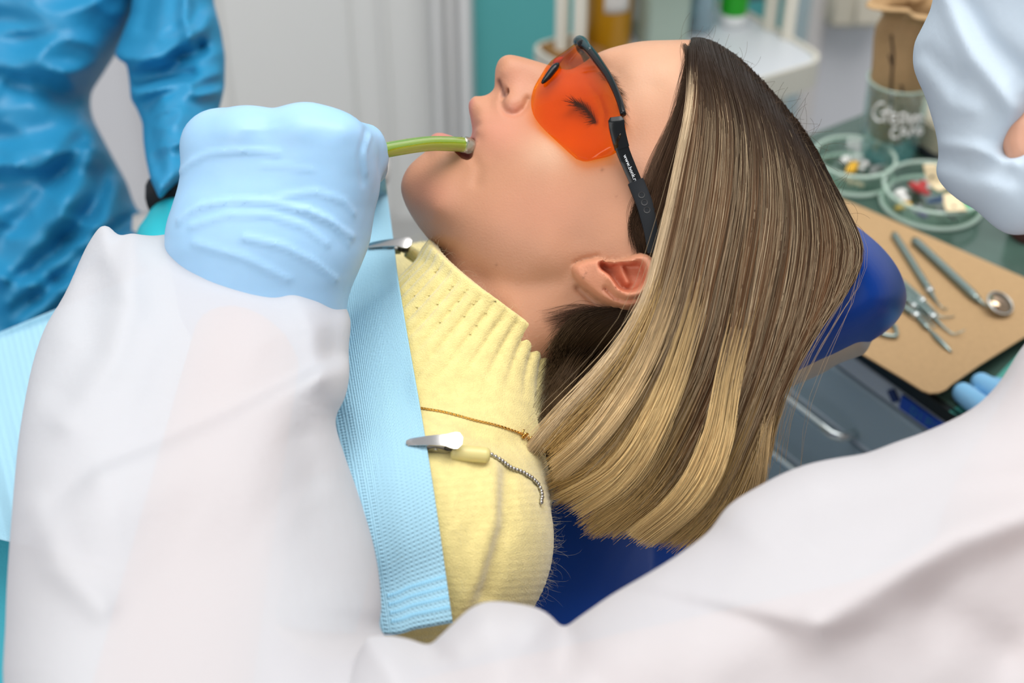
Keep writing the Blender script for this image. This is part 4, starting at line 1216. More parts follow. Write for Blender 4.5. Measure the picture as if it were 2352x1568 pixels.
# ------------------------------------------------------------------ the dentist (white gown, pale blue mask and gloves)
M_SKIN2 = mat('bare_skin', (0.62, 0.33, 0.22), rough=0.5, sss=0.1)
def fabric(name, col, alpha, rough=0.75, bump=(260, 0.25, 0.001), transl=0.25, vary=None):
    return mat(name, col, rough=rough, spec=0.2, alpha=alpha, transl=transl, bump=bump, vary=vary)
M_GOWN = fabric('white_nonwoven', (0.73, 0.73, 0.755), 0.80)
M_GLOVE = mat('blue_nitrile', (0.33, 0.55, 0.78), rough=0.42, spec=0.35, sss=0.1, vary=(26, 0.05), bump=(330, 0.10, 0.0006))
DENT = thing('person', (0.75, 0.25, 0.0), 'dentist in a white gown with pale blue mask reaching over the patient from the right', 'person')
def K_(px, py, w): return uvw(px, py, w)
h_ = 0.006
hd = K_(2640, 110, 0.07); nk = K_(2680, 620, 0.12); ch = K_(2760, 1400, 0.18); pv = K_(2760, 2500, 0.15)
shl = K_(2400, 1480, 0.235); ell_ = K_(330, 1900, 0.20); wrl = K_(600, 640, 0.075)
shr = K_(2900, 1000, 0.0); elr = K_(2820, 1300, -0.10); wrr = K_(2420, 985, -0.20)
pts = np.array([hd, nk, ch, pv, shl, ell_, wrl, shr, elr, wrr])
G, o = grid3(pts.min(0) - 0.16, pts.max(0) + 0.16, h_)
F = smax(ell(G, hd, (0.098, 0.115, 0.078)), cap(G, hd + [0.03, -0.05, 0], nk, 0.05, 0.055), 0.02)
F = smax(F, ell(G, hd + np.array([-0.090, -0.02, 0]), (0.018, 0.024, 0.014)), 0.012)
F = smax(F, cap(G, ch, pv, 0.12, 0.14), 0.04)
F = smax(F, cap(G, nk, ch, 0.055, 0.11), 0.04)
F = smax(F, cap(G, shl, ell_, 0.044, 0.038), 0.03)
F = smax(F, cap(G, ell_, wrl, 0.040, 0.027), 0.02)
F = smax(F, cap(G, shl, ch, 0.05, 0.08), 0.04)
F = smax(F, cap(G, shr, ch, 0.05, 0.08), 0.04)
F = smax(F, cap(G, shr, elr, 0.045, 0.038), 0.03)
F = smax(F, cap(G, elr, wrr, 0.036, 0.026), 0.02)
v, f = snets(F, o, (h_,) * 3)
mk('body', W(v[:, 0], v[:, 1], v[:, 2]), f, M_SKIN2, DENT)
del F
# gown: forearm sleeve and the upper arm with the shoulder, one cloth
SLV = [(228,521),(246,517),(262,530),(276,542),(300,535),(350,541),(400,536),(470,545),(560,560),(640,582),(710,620),(765,656),(792,700),(806,738),(801,800),(803,860),(792,915),(770,965),(790,1040),(815,1110),(838,1180),(858,1250),(872,1330),(876,1400),(872,1440),(900,1480),(960,1560),(1000,1700),(900,1900),(300,1960),(40,1900),(8,1600),(12,1440),(18,1300),(38,1050),(55,930),(76,830),(104,750),(140,690),(165,640),(195,572)]
UPP = [(820,1510),(870,1462),(905,1460),(950,1470),(985,1482),(1005,1465),(1040,1432),(1075,1400),(1112,1382),(1150,1381),(1190,1386),(1235,1396),(1268,1416),(1292,1442),(1320,1424),(1360,1396),(1410,1362),(1500,1310),(1570,1265),(1630,1218),(1660,1175),(1692,1146),(1750,1112),(1800,1086),(1860,1064),(1930,1050),(1990,1040),(2060,1014),(2140,985),(2230,940),(2285,890),(2320,840),(2345,800),(2400,740),(2500,680),(2700,640),(3100,900),(3200,1700),(2900,2300),(1500,2200),(700,2000)]
def sl_w(X, Y): return np.interp(Y, [480, 560, 700, 1000, 1500, 2000], [0.070, 0.074, 0.085, 0.125, 0.205, 0.29]) - 0.00003 * (X - 450)
def ridge(X, Y, pl, a, s): return a * np.exp(-(line_d(X, Y, pl) / s) ** 2)
def step_(X, Y, pl, a, s, side):
    """a soft fold: raised on one side of the line, falling away slowly"""
    d = line_d(X, Y, pl)
    P0 = np.array(pl[0]); P1 = np.array(pl[-1]); sd = (X - P0[0]) * (P1[1] - P0[1]) - (Y - P0[1]) * (P1[0] - P0[0])
    sd = sd * side / np.hypot(*(P1 - P0))
    return a * np.exp(-(d / (s * (0.6 + 2.4 * sstep(0.5 + sd / 110)))) ** 2)
def sl_fold(X, Y):
    r = noise2(X, Y, 190, 3) * 0.0040 + noise2(X + .4 * Y, Y * .6, 60, 4) * 0.0008
    fade = np.clip((1500 - Y) / 400, 0.3, 1)
    r = r * fade
    r += step_(X, Y, [(250,1110),(420,1060),(560,1000),(660,930),(745,880)], 0.016, 60, -1)
    r += ridge(X, Y, [(290,545),(292,700),(250,830),(150,960)], 0.006, 40)
    r -= ridge(X, Y, [(215,640),(210,800),(150,900)], 0.007, 55)
    r += ridge(X, Y, [(640,610),(720,760),(735,860)], 0.005, 30)
    r -= ridge(X, Y, [(770,700),(765,800)], 0.004, 30)
    r += ridge(X, Y, [(90,1180),(130,1300),(230,1390)], 0.005, 40)
    r -= ridge(X, Y, [(700,1010),(720,1100)], 0.004, 40)
    return r
def sl_H(X, Y): return np.interp(Y, [480, 560, 700, 1000, 1500], [0.030, 0.036, 0.046, 0.062, 0.070])
X, Y, ws, F1, o1, hs = inflate(smooth_poly(SLV, 3), sl_w, sl_H, 260, step=7, dw=0.004, blur=3, fold=sl_fold)
v1, f1 = px_mesh(F1, o1, hs)
def up_w(X, Y): return 0.235 + 0.00006 * (Y - 1400) + 0.00000 * X - 0.00003 * (X - 1600).clip(0, 2000) 
def up_fold(X, Y):
    r = noise2(X, Y, 240, 13) * 0.005 + noise2(X, Y, 100, 14) * 0.0016
    r += step_(X, Y, [(1490,1320),(1600,1345),(1740,1380),(1860,1420)], 0.005, 40, 1)
    r += ridge(X, Y, [(1890,1430),(2050,1330),(2200,1240),(2352,1180)], 0.011, 55)
    r -= ridge(X, Y, [(1850,1180),(2100,1130),(2350,1110)], 0.006, 60)
    r += ridge(X, Y, [(1050,1470),(1120,1420),(1200,1420),(1270,1455)], 0.006, 40)
    r -= ridge(X, Y, [(1300,1460),(1290,1530)], 0.008, 45)
    r -= ridge(X, Y, [(2150,1400),(2300,1500)], 0.006, 70)
    return r
X, Y, ws, F2, o2, hs = inflate(smooth_poly(UPP, 3), up_w, 0.075, 300, step=9, dw=0.005, blur=3, fold=up_fold)
v2, f2 = px_mesh(F2, o2, hs)
mk('gown', np.vstack([v1, v2]), np.vstack([f1, f2 + len(v1)]), M_GOWN, DENT)
# gown body below and behind, to the floor
lo = P(2750, 1500, 0.15)
gx, gy = lo[0] + 0.08, lo[1]
mb = MB().lathe((gx, gy, 0), [(0.25, 0.28), (0.27, 0.3), (0.26, 0.55), (0.22, 0.75), (0.19, lo[2] - 0.02), (0.12, lo[2] + 0.06)], 28)
mb.build('gown_skirt', M_GOWN, DENT, True)
# left glove, a fist seen from the back of the hand
h_ = 0.0019
def kp(px, py, w): return K_(px, py, w)
G, o = grid3(kp(330, 820, 0.07) - 0.02, kp(900, 190, 0.07) + 0.02, h_)
o[2] = -0.02
G = list(np.meshgrid(np.arange(o[0], kp(910, 0, 0.1)[0] + .02, h_), np.arange(o[1], kp(0, 200, 0.1)[1] + .01, h_), np.arange(-0.02, 0.16, h_), indexing='ij', sparse=True))
o = np.array([G[0].flat[0], G[1].flat[0], G[2].flat[0]])
F = cap(G, kp(492, 545, .088), kp(500, 338, .090), 0.0195, 0.0190)
F = smax(F, cap(G, kp(560, 560, .095), kp(575, 330, .100), 0.0205, 0.0185), 0.016)
F = smax(F, cap(G, kp(640, 560, .098), kp(695, 326, .102), 0.021, 0.0190), 0.016)
F = smax(F, cap(G, kp(725, 560, .092), kp(765, 345, .098), 0.0215, 0.0190), 0.016)
F = smax(F, cap(G, kp(760, 545, .075), kp(792, 400, .082), 0.017, 0.0165), 0.016)
F = smax(F, cap(G, kp(498, 560, .085), kp(520, 680, .078), 0.0240, 0.026), 0.02)
F = smax(F, cap(G, kp(690, 560, .085), kp(680, 700, .080), 0.0245, 0.027), 0.02)
F = smax(F, cap(G, kp(600, 560, .085), kp(600, 760, .080), 0.030, 0.030), 0.02)
fing = []
for k, (kx, ky, kw, px, py, pw, dx, dy, dw, tx, ty, tw, r) in enumerate((
    (500, 335, .088, 520, 345, .050, 560, 440, .034, 585, 480, .045, .0105),
    (575, 328, .098, 600, 325, .055, 640, 430, .036, 655, 480, .046, .0112),
    (695, 322, .100, 720, 315, .056, 745, 420, .038, 740, 470, .050, .0115),
    (765, 340, .097, 838, 330, .072, 850, 385, .046, 815, 420, .044, .0110))):
    c = cap(G, kp(kx, ky, kw), kp(px, py, pw), 0.0170, r)
    c = np.maximum(c, cap(G, kp(px, py, pw), kp(dx, dy, dw), r, r * 0.92))
    c = np.maximum(c, cap(G, kp(dx, dy, dw), kp(tx, ty, tw), r * 0.92, r * 0.8))
    F = smax(F, c, 0.007)
th = cap(G, kp(775, 520, .075), kp(812, 432, .070), 0.0165, 0.0130)
th = smax(th, cap(G, kp(812, 432, .070), kp(838, 372, .066), 0.0130, 0.0100), 0.004)
th = smax(th, cap(G, kp(838, 372, .066), kp(842, 345, .058), 0.0100, 0.0088), 0.004)
F = smax(F, th, 0.009)
v, f = snets(F, o, (h_,) * 3)
gp = W(v[:, 0], v[:, 1], v[:, 2]); gx_ = CX + v[:, 0] / (D0 - v[:, 2]) * FPX; gy_ = CY - v[:, 1] / (D0 - v[:, 2]) * FPX
nn = vnorm(gp, f); fr = nn @ -FV > 0.1
d = np.zeros(len(gp))
for pl, a, s in (([(418,392),(440,372),(478,354),(543,346),(597,348),(640,352)], 0.0013, 6.5), ([(413,509),(430,492),(459,474),(536,461),(612,463),(708,486),(765,513),(807,543)], 0.0018, 7.5),
                 ([(600,380),(660,382),(720,392)], 0.0006, 5), ([(640,455),(680,446),(727,441),(790,462),(812,490)], 0.0010, 7), ([(440,520),(520,494),(620,494),(700,520),(750,560)], 0.0012, 8),
                 ([(560,545),(650,565),(720,600),(770,640)], 0.0014, 8), ([(700,480),(760,505),(800,560)], 0.0010, 6), ([(840,300),(826,360),(834,420)], -0.0008, 7), ([(850,310),(838,350),(842,400)], 0.0008, 4),
                 ([(560,300),(640,296)], 0.0005, 6), ([(450,560),(560,590),(660,640)], 0.0012, 10)):
    d += ridge(gx_, gy_, pl, a, s)
d += noise2(gx_ * 0.35, gy_, 24, 5) * 0.00015
for q in ((545, 303, 40, 26), (690, 292, 48, 28), (790, 300, 34, 26)):
    d += 0.0016 * np.exp(-(((gx_ - q[0]) / q[2]) ** 2 + ((gy_ - q[1]) / q[3]) ** 2))
gp = gp + nn * (d * fr)[:, None]
mk('glove', gp, f, M_GLOVE, DENT)
# right glove resting on the table edge
h_ = 0.0018
wt = lambda px, py, dz: w_of(onz(px, py, CAMZ - 0.70 + dz))
tipz = 0.012
segs = [((2214, 905), (2300, 960), (2390, 1010), .0098), ((2222, 880), (2320, 935), (2410, 985), .0098), ((2268, 872), (2340, 915), (2425, 965), .0096), ((2300, 868), (2365, 905), (2440, 950), .0085)]
segs = [((2213, 903), (2262, 940), (2400, 1010), .0088), ((2254, 880), (2305, 910), (2420, 985), .0088), ((2288, 888), (2335, 908), (2440, 965), .0080), ((2325, 890), (2380, 912), (2450, 950), .0075)]
pa = []
for a, b, c, r in segs:
    pa.append([kp(*a, wt(*a, r)), kp(*b, wt(*b, r + .014)), kp(*c, wt(*c, r + .016)), r])
thb = [kp(2300, 1010, wt(2300, 1010, .012)), kp(2340, 1020, wt(2340, 1020, .02)), kp(2400, 1010, wt(2400, 1010, .03))]
al = np.array([q for p in pa for q in p[:3]] + [kp(2480, 990, wt(2480, 990, .03))] + thb)
G, o = grid3(al.min(0) - 0.03, al.max(0) + 0.03, h_)
F = None
for a, b, c, r in pa:
    q = np.maximum(cap(G, a, b, r * 0.94, r), cap(G, b, c, r, r * 1.1))
    F = q if F is None else smax(F, q, 0.003)
F = smax(F, smax(cap(G, thb[0], thb[1], .010, .011), cap(G, thb[1], thb[2], .011, .014), .004), 0.003)
F = smax(F, cap(G, kp(2410, 965, wt(2410, 965, .026)), kp(2490, 985, wt(2490, 985, .035)), 0.026, 0.028), 0.012)
v, f = snets(F, o, (h_,) * 3)
mk('glove', W(v[:, 0], v[:, 1], v[:, 2]), f, mat('blue_nitrile_far', (0.24, 0.54, 0.82), rough=0.4, spec=0.35, sss=0.1), DENT)
# mask and cap
MK = [(2160,-330),(2138,-200),(2145,-60),(2140,10),(2118,62),(2100,100),(2097,150),(2110,190),(2122,215),(2140,270),(2152,320),(2155,360),(2150,398),(2168,430),(2205,462),(2240,482),(2290,525),(2335,540),(2400,520),(2440,430),(2400,340),(2340,355),(2312,352),(2328,312),(2350,270),(2420,120),(2480,-60),(2500,-200),(2400,-330),(2260,-360)]
def mk_w(X, Y): return 0.135 - 0.00030 * np.clip(2352 - X, -400, 400) + 0 * Y
def mk_fold(X, Y):
    r = noise2(X, Y, 120, 31) * 0.003
    r += ridge(X, Y, [(2150,-40),(2230,130),(2330,250)], 0.006, 26) - ridge(X, Y, [(2190,-40),(2270,90),(2352,170)], 0.005, 26)
    r += ridge(X, Y, [(2110,160),(2180,240),(2230,250)], 0.003, 24) - ridge(X, Y, [(2130,120),(2200,190)], 0.004, 26)
    r += ridge(X, Y, [(2158,330),(2240,340),(2330,372)], 0.004, 16) - ridge(X, Y, [(2160,372),(2240,392),(2330,410)], 0.004, 24)
    return r
X, Y, ws, F, o, hs = inflate(smooth_poly(MK, 3), mk_w, 0.030, 90, step=6, dw=0.003, blur=3, fold=mk_fold)
v, f = px_mesh(F, o, hs)
mk('face_mask', v, f, fabric('pale_blue_mask', (0.66, 0.77, 0.87), 1.0, transl=0.2), DENT)
ck = [(2300,260),(2340,230),(2420,200),(2480,300),(2460,400),(2380,410),(2310,380),(2296,330)]
X, Y, ws, F, o, hs = inflate(ck, lambda X, Y: 0.128 + 0 * X, 0.02, 60, step=6, dw=0.003, blur=3)
v, f = px_mesh(F, o, hs)
mk('cheek', v, f, M_SKIN2, DENT)
mb = MB().ball(W(*(hd + np.array([0.02, 0.05, 0]))), (0.098, 0.085, 0.092), 24, 14, np.array([RV, UV, -FV]))
mb.build('surgical_cap', fabric('pale_blue_cap', (0.50, 0.66, 0.80), 1.0), DENT, True)

# ------------------------------------------------------------------ the assistant (blue gown) beyond the patient
M_BGOWN = mat('blue_film_gown', (0.022, 0.26, 0.49), rough=0.42, spec=0.5, transl=0.12, bump=(60, 0.30, 0.003))
AS = thing('person', (-0.55, 1.25, 0.0), 'assistant in a glossy blue gown standing at the left behind the patient', 'person')
WA = -0.42
TOR = [(-260,-260),(330,-260),(330,-60),(318,30),(296,80),(265,126),(240,165),(210,211),(207,240),(213,272),(232,310),(262,366),(292,420),(305,460),(318,486),(345,492),(375,500),(372,560),(330,620),(260,680),(180,760),(120,830),(100,1000),(100,1500),(-300,1500)]
def to_w(X, Y): return WA + 0.0 * X
def to_fold(X, Y):
    r = noise2(X * 1.0, Y * 0.8, 150, 61) * 0.012 + (0.4 - np.abs(noise2(X * 0.6 + Y * 0.6, Y - X * .3, 85, 62))) * 0.022 + (0.4 - np.abs(noise2(X * 0.5 - Y * 0.3, Y, 45, 63))) * 0.008
    r += ridge(X, Y, [(210,270),(130,330),(40,370)], 0.014, 30) - ridge(X, Y, [(205,255),(120,215),(20,190)], 0.014, 34)
    r += ridge(X, Y, [(225,310),(180,420),(100,560),(10,640)], 0.016, 30) - ridge(X, Y, [(180,330),(110,440),(10,540)], 0.012, 28)
    r += ridge(X, Y, [(270,420),(240,500),(140,600),(20,690)], 0.016, 24) - ridge(X, Y, [(235,440),(170,540),(40,640)], 0.014, 24)
    r += ridge(X, Y, [(360,510),(250,560),(150,660),(60,740)], 0.016, 22) - ridge(X, Y, [(300,500),(200,590),(90,680)], 0.012, 20)
    return r
X, Y, ws, F, o, hs = inflate(TOR, to_w, 0.10, 150, step=7, dw=0.006, blur=3, fold=to_fold)
v1, f1 = px_mesh(F, o, hs)
ARM = [(330,-280),(470,-260),(486,-60),(492,10),(508,70),(517,130),(516,200),(508,236),(500,262),(482,330),(440,400),(402,424),(384,440),(366,462),(358,440),(345,412),(334,362),(329,325),(327,282),(314,250),(300,228),(296,180),(290,146),(272,138),(262,124),(280,80),(300,30),(310,-60)]
def ar_w(X, Y): return WA + 0.05 + np.interp(Y, [-200, 200, 460], [0.0, 0.07, 0.205])
def ar_fold(X, Y):
    r = noise2(X, Y, 90, 71) * 0.007 + (0.4 - np.abs(noise2(X * .5, Y + X * .3, 48, 72))) * 0.016
    r += ridge(X, Y, [(290,140),(370,130),(460,70),(480,40)], 0.016, 20) - ridge(X, Y, [(310,175),(390,150),(460,110)], 0.020, 18)
    r += ridge(X, Y, [(310,215),(400,200),(500,170)], 0.014, 16) - ridge(X, Y, [(320,190),(380,178),(440,170)], 0.014, 12)
    r += ridge(X, Y, [(380,230),(440,210),(505,215)], 0.012, 18) - ridge(X, Y, [(345,260),(350,340),(370,400)], 0.012, 18)
    r += ridge(X, Y, [(430,-40),(425,40),(440,110)], 0.014, 16) - ridge(X, Y, [(350,-40),(330,60)], 0.012, 24)
    return r
X, Y, ws, F, o, hs = inflate(ARM, ar_w, 0.062, 95, step=5, dw=0.005, blur=3, fold=ar_fold)
v2, f2 = px_mesh(F, o, hs)
mk('gown', np.vstack([v1, v2]), np.vstack([f1, f2 + len(v1)]), M_BGOWN, AS)
# body under the gown, wrist bare between cuff and glove
h_ = 0.008
aw = lambda px, py, dw=0.0: uvw(px, py, WA + 0.05 + dw)
ahd = uvw(-40, -900, WA); ach = uvw(0, -250, WA - .01); apl = uvw(-60, 900, WA - 0.01); ash = uvw(395, -190, WA + .04); ael = uvw(412, 160, WA + 0.10); awr = uvw(392, 480, WA + 0.225)
hip1 = uvw(-60, 900, WA); foot1 = uvw(-60, 2900, WA - 0.1)
pts = np.array([ahd, ach, apl, ash, ael, awr, uvw(-330, -190, WA)])
G, o = grid3(pts.min(0) - 0.2, pts.max(0) + 0.2, h_)
F = smax(ell(G, ahd, (0.078, 0.115, 0.095)), cap(G, ahd, ach, 0.05, 0.06), 0.03)
F = smax(F, cap(G, ach, apl, 0.065, 0.065), 0.03)
F = smax(F, cap(G, ach, ash, 0.06, 0.045), 0.03)
F = smax(F, cap(G, ash, ael, 0.024, 0.020), 0.02)
F = smax(F, cap(G, ael, awr, 0.018, 0.015), 0.02)
v, f = snets(F, o, (h_,) * 3)
mk('body', W(v[:, 0], v[:, 1], v[:, 2]), f, M_SKIN2, AS)
a = uvw(386, 430, WA + 0.225); b = uvw(392, 464, WA + 0.235)
mb = MB().tube([W(*a), W(*(a * .5 + b * .5)), W(*b)], [0.0165, 0.0175, 0.0170], 20)
mb.build('wrist_cuff', mat('black_elastic', (0.006, 0.006, 0.008), rough=0.8), AS, True)
h_ = 0.0024
hp = [(400,480),(380,505),(352,520),(330,540),(420,540)]
wz = WA + 0.235
G, o = grid3(uvw(300, 640, wz) - 0.03, uvw(480, 440, wz) + 0.05, h_)
F = smax(cap(G, uvw(402, 512, wz), uvw(396, 540, wz), 0.016, 0.022), cap(G, uvw(405, 540, wz), uvw(388, 580, wz), 0.022, 0.022), 0.015)
for k in range(4):
    F = smax(F, np.maximum(cap(G, uvw(362 + 20 * k, 560, wz + .006), uvw(348 + 20 * k, 590, wz + .03), .0115, .0100), cap(G, uvw(348 + 20 * k, 590, wz + .03), uvw(360 + 20 * k, 615, wz + .035), .0100, .0085)), 0.005)
F = smax(F, cap(G, uvw(415, 500, wz + .01), uvw(440, 560, wz + .03), .013, .010), 0.006)
v, f = snets(F, o, (h_,) * 3)
mk('glove', W(v[:, 0], v[:, 1], v[:, 2]), f, mat('turquoise_glove', (0.02, 0.42, 0.50), rough=0.4), AS)
mb = MB().ball(W(*(ahd + np.array([0.0, 0.03, -0.012]))), (0.084, 0.095, 0.102), 20, 12, np.array([RV, UV, -FV]))
mb.build('surgical_cap', M_BGOWN, AS, True)
bs = P(30, 900, WA)
mb = MB().lathe((bs[0] - 0.05, bs[1] + 0.04, 0), [(0.20, 0.05), (0.23, 0.06), (0.21, 0.3), (0.18, bs[2])], 26)
mb.build('gown_skirt', M_BGOWN, AS, True)
# ------------------------------------------------------------------ the room
TZ = CAMZ - 0.70                                                 # table top height
WY = 2.25                                                        # back wall
M_WALLT = mat('teal_paint', (0.10, 0.42, 0.42), rough=0.75, vary=(3, 0.05))
M_WALLG = mat('pale_lilac_paint', (0.74, 0.74, 0.77), rough=0.8, vary=(3, 0.03))
M_DOOR = mat('white_door_paint', (0.80, 0.80, 0.78), rough=0.5)
M_FLOOR = mat('grey_linoleum', (0.42, 0.42, 0.41), rough=0.55, vary=(30, 0.06))
def st(o): o['kind'] = 'structure'; return o
st(MB().box((0.3, 1.0, -0.02), (2.4, 2.2, 0.02)).build('floor', M_FLOOR))
xa = lambda px, py=100, y=WY: ony(px, py, y)[0]
st(MB().box(((xa(1060) + 2.6) / 2, WY + 0.05, 1.35), ((2.6 - xa(1060)) / 2, 0.05, 1.35)).build('wall_back', M_WALLT))
st(MB().box(((-2.1 + xa(380)) / 2, WY + 0.05, 1.35), ((xa(380) + 2.1) / 2, 0.05, 1.35)).build('wall_left', M_WALLG))
# right part of the wall stands forward, with a pale corner strip
WR = 1.98
xc = ony(1868, 130, WR)[0]
st(MB().box(((xc + 2.6) / 2, (WR + WY) / 2, 1.35), ((2.6 - xc) / 2, (WY - WR) / 2, 1.35)).build('wall_right', M_WALLG))
st(MB().box((xc - 0.004, WR - 0.006, 1.35), (0.012, 0.008, 1.35), None, 0.003).build('trim_1', mat('corner_strip', (0.72, 0.68, 0.66), rough=0.5)))
# panelled door with frame
xd0, xd1 = xa(420), xa(988)
DO = thing('door_1', ((xd0 + xd1) / 2, WY, 0), None, None); DO['kind'] = 'structure'
MB().box(((xd0 + xd1) / 2, WY + 0.035, 1.02), ((xd1 - xd0) / 2, 0.02, 1.02)).build('door_leaf', M_DOOR, DO)
xp = xa(872)
MB().box(((xd0 + xp) / 2 + 0.01, WY + 0.010, 1.45), ((xp - xd0) / 2 - 0.06, 0.008, 0.46), None, 0.006).build('door_panel', M_DOOR, DO)
MB().box(((xd0 + xp) / 2 + 0.01, WY + 0.010, 0.50), ((xp - xd0) / 2 - 0.06, 0.008, 0.38), None, 0.006).build('door_panel', M_DOOR, DO)
MB().box((xp + 0.006, WY + 0.010, 1.02), (0.006, 0.006, 1.0), None, 0.003).build('door_bead', M_DOOR, DO)
M_FR = mat('door_frame_paint', (0.82, 0.81, 0.80), rough=0.45)
mb = MB()
for a, b, dy in ((992, 1022, 0.030), (1022, 1052, 0.018), (1052, 1088, 0.036)):
    x0, x1 = xa(a), xa(b)
    mb.box(((x0 + x1) / 2, WY + 0.02 - dy, 1.08), ((x1 - x0) / 2, 0.02, 1.08), None, 0.006)
mb.box(((xd0 + xa(1088)) / 2, WY - 0.006, 2.12), ((xa(1088) - xd0) / 2 + 0.05, 0.03, 0.05), None, 0.006)
mb.box((xd0 - 0.04, WY - 0.006, 1.06), (0.04, 0.03, 1.06), None, 0.006)
autosmooth(mb.build('door_frame', M_FR, DO))
# beige box on the right wall
a = ony(1922, 10, WR); b = ony(1990, 38, WR)
SB = thing('wall_socket', ((a[0] + b[0]) / 2, WR, b[2]), 'cream plastic box fixed to the grey wall above the paper bag', 'socket')
cx, hx = (a[0] + b[0]) / 2, (b[0] - a[0]) / 2 + 0.02
autosmooth(MB().box((cx, WR - 0.022, b[2] + 0.05), (hx, 0.022, 0.05), None, 0.008).build('box_body', mat('cream_box', (0.62, 0.57, 0.46), rough=0.45), SB))
autosmooth(MB().box((cx + hx * 0.35, WR - 0.047, b[2] + 0.05), (hx * 0.5, 0.004, 0.04), None, 0.003).build('box_cover', mat('cream_cover', (0.70, 0.64, 0.52), rough=0.4), SB))

# ------------------------------------------------------------------ instrument cabinet with glass top
A0 = onz(1972, 829, TZ - 0.012); A1 = onz(2165, 967, TZ - 0.012)
e = (A1 - A0); e[2] = 0; e /= np.linalg.norm(e)                   # along the near-left edge, towards the camera
nrm = np.array([e[1], -e[0], 0.0])
if nrm @ RV < 0: nrm = -nrm                                       # into the cabinet
UPZ = np.array([0, 0, 1.0])
ax = np.array([e, nrm, UPZ])
far_ = onz(1952, 303, TZ)
La = (far_ - A0) @ e                                              # negative: away along the edge
L0, L1 = La - 0.01, 0.42
Wd = 0.62
M_CAB = mat('grey_cabinet_metal', (0.31, 0.41, 0.46), rough=0.42, spec=0.5)
M_CABL = mat('light_cabinet_metal', (0.48, 0.55, 0.60), rough=0.4)
M_HAND = mat('brushed_handle', (0.60, 0.66, 0.66), rough=0.25, metal=1.0)
A0[2] = TZ
base = A0 + nrm * 0.0045; base[2] = 0
CAB = thing('cabinet', base + e * (L0 + L1) / 2 + nrm * Wd / 2, 'grey metal drawer cabinet with bar handles under the instruments', 'cabinet')
def cb(s0, s1, n0, n1, z0, z1, bev=0.0):
    c = base + e * (s0 + s1) / 2 + nrm * (n0 + n1) / 2 + UPZ * (z0 + z1) / 2
    return MB().box(c, ((s1 - s0) / 2, (n1 - n0) / 2, (z1 - z0) / 2), ax, bev)
autosmooth(cb(L0, L1, 0.006, Wd, 0.08, TZ - 0.012, 0.004).build('carcass', M_CABL, CAB))
zt = TZ - 0.013
autosmooth(cb(L0, L1, -0.004, 0.01, zt - 0.0185, zt, 0.0015).build('top_rail', M_CABL, CAB))
zc = TZ - 0.0335
for k, (hgt, hb) in enumerate(((0.056, 0.046), (0.064, 0.054), (0.064, 0.054), (0.09, 0.07), (0.09, 0.07))):
    dr = autosmooth(cb(L0 + 0.005, L1, -0.006, 0.01, zc - hgt, zc, 0.003).build('drawer', M_CAB, CAB))
    hz = zc - hb
    s0, s1 = -0.19, 0.012
    p0 = base + e * s0 + UPZ * hz; p1 = base + e * s1 + UPZ * hz
    o_ = -nrm * 0.022
    MB().tube([p1 + nrm * 0.0, p1 + o_ * 0.5, p1 + o_ * 0.84 - e * 0.003, p1 + o_ - e * 0.010, p1 + o_ - e * 0.024, p0 + o_ + e * 0.024, p0 + o_ + e * 0.010, p0 + o_ * 0.84 + e * 0.003, p0 + o_ * 0.5, p0], 0.0042, 14).build('handle', M_HAND, dr, True)
    cb(L0 + 0.005, L1, -0.0068, -0.0055, zc - hgt + 0.001, zc - hgt + 0.004, 0).build('drawer_highlight', M_CABL, dr)  # lighter strip paints the highlight along the drawer edge
    zc -= hgt + 0.004
for s_ in (L0 + 0.06, L1 - 0.06):
    for q in (0.06, Wd - 0.06):
        c = base + e * s_ + nrm * q
        MB().lathe(c, [(0.03, 0), (0.03, 0.05), (0.012, 0.06), (0.012, 0.085)], 14).build('castor', mat('castor_black', (0.02, 0.02, 0.02), rough=0.5), CAB, True)
# blue nameplate on the rail
def onplane(px, py, p0, n):
    d = ray(px, py); return CAM + d * (((p0 - CAM) @ n) / (d @ n))
fp = base - nrm * 0.006
lt = onplane(2068, 922, fp, nrm); zl = lt[2]
sL = (lt - base) @ e
M_LBL = mat('blue_nameplate', (0.010, 0.07, 0.42), rough=0.35)
plate = cb(sL, sL + 0.075, -0.0062, -0.0038, zl - 0.0065, zl + 0.0065).build('nameplate', M_LBL, CAB)
c = base + e * (sL - 0.008) - nrm * 0.0052 + UPZ * zl
MB().box(c, (0.0038, 0.001, 0.0052), np.array([(e + UPZ) / math.sqrt(2), nrm, (UPZ - e) / math.sqrt(2)])).build('nameplate_mark', mat('navy_mark', (0.01, 0.03, 0.13), rough=0.4), CAB)
# faint lettering on the plate
L_ = mb = MB()
def stroke(mb, pl, s0, z0, sc, n0=-0.0064, r=0.0005):
    for (a, b), (c_, d_) in zip(pl[:-1], pl[1:]):
        mb.tube([base + e * (s0 + a * sc) + UPZ * (z0 + b * sc) + nrm * n0, base + e * (s0 + c_ * sc) + UPZ * (z0 + d_ * sc) + nrm * n0], r, 5)
GL_ = {'D': [[(0,0),(0,1),(.4,1),(.7,.7),(.7,.3),(.4,0),(0,0)]], 'I': [[(.2,0),(.2,1)]], 'E': [[(.6,0),(0,0),(0,1),(.6,1)],[(0,.5),(.5,.5)]], 'P': [[(0,0),(0,1),(.6,1),(.6,.5),(0,.5)]], 'L': [[(0,1),(0,0),(.6,0)]], 'O': [[(0,0),(0,1),(.7,1),(.7,0),(0,0)]], 'M': [[(0,0),(0,1),(.4,.4),(.8,1),(.8,0)]], 'T': [[(.35,0),(.35,1)],[(0,1),(.7,1)]]}
x_ = sL + 0.012
for chh in 'DIPLOMT':
    for pl in GL_[chh]: stroke(mb, pl, x_, zl - 0.0036, 0.0072)
    x_ += 0.0078
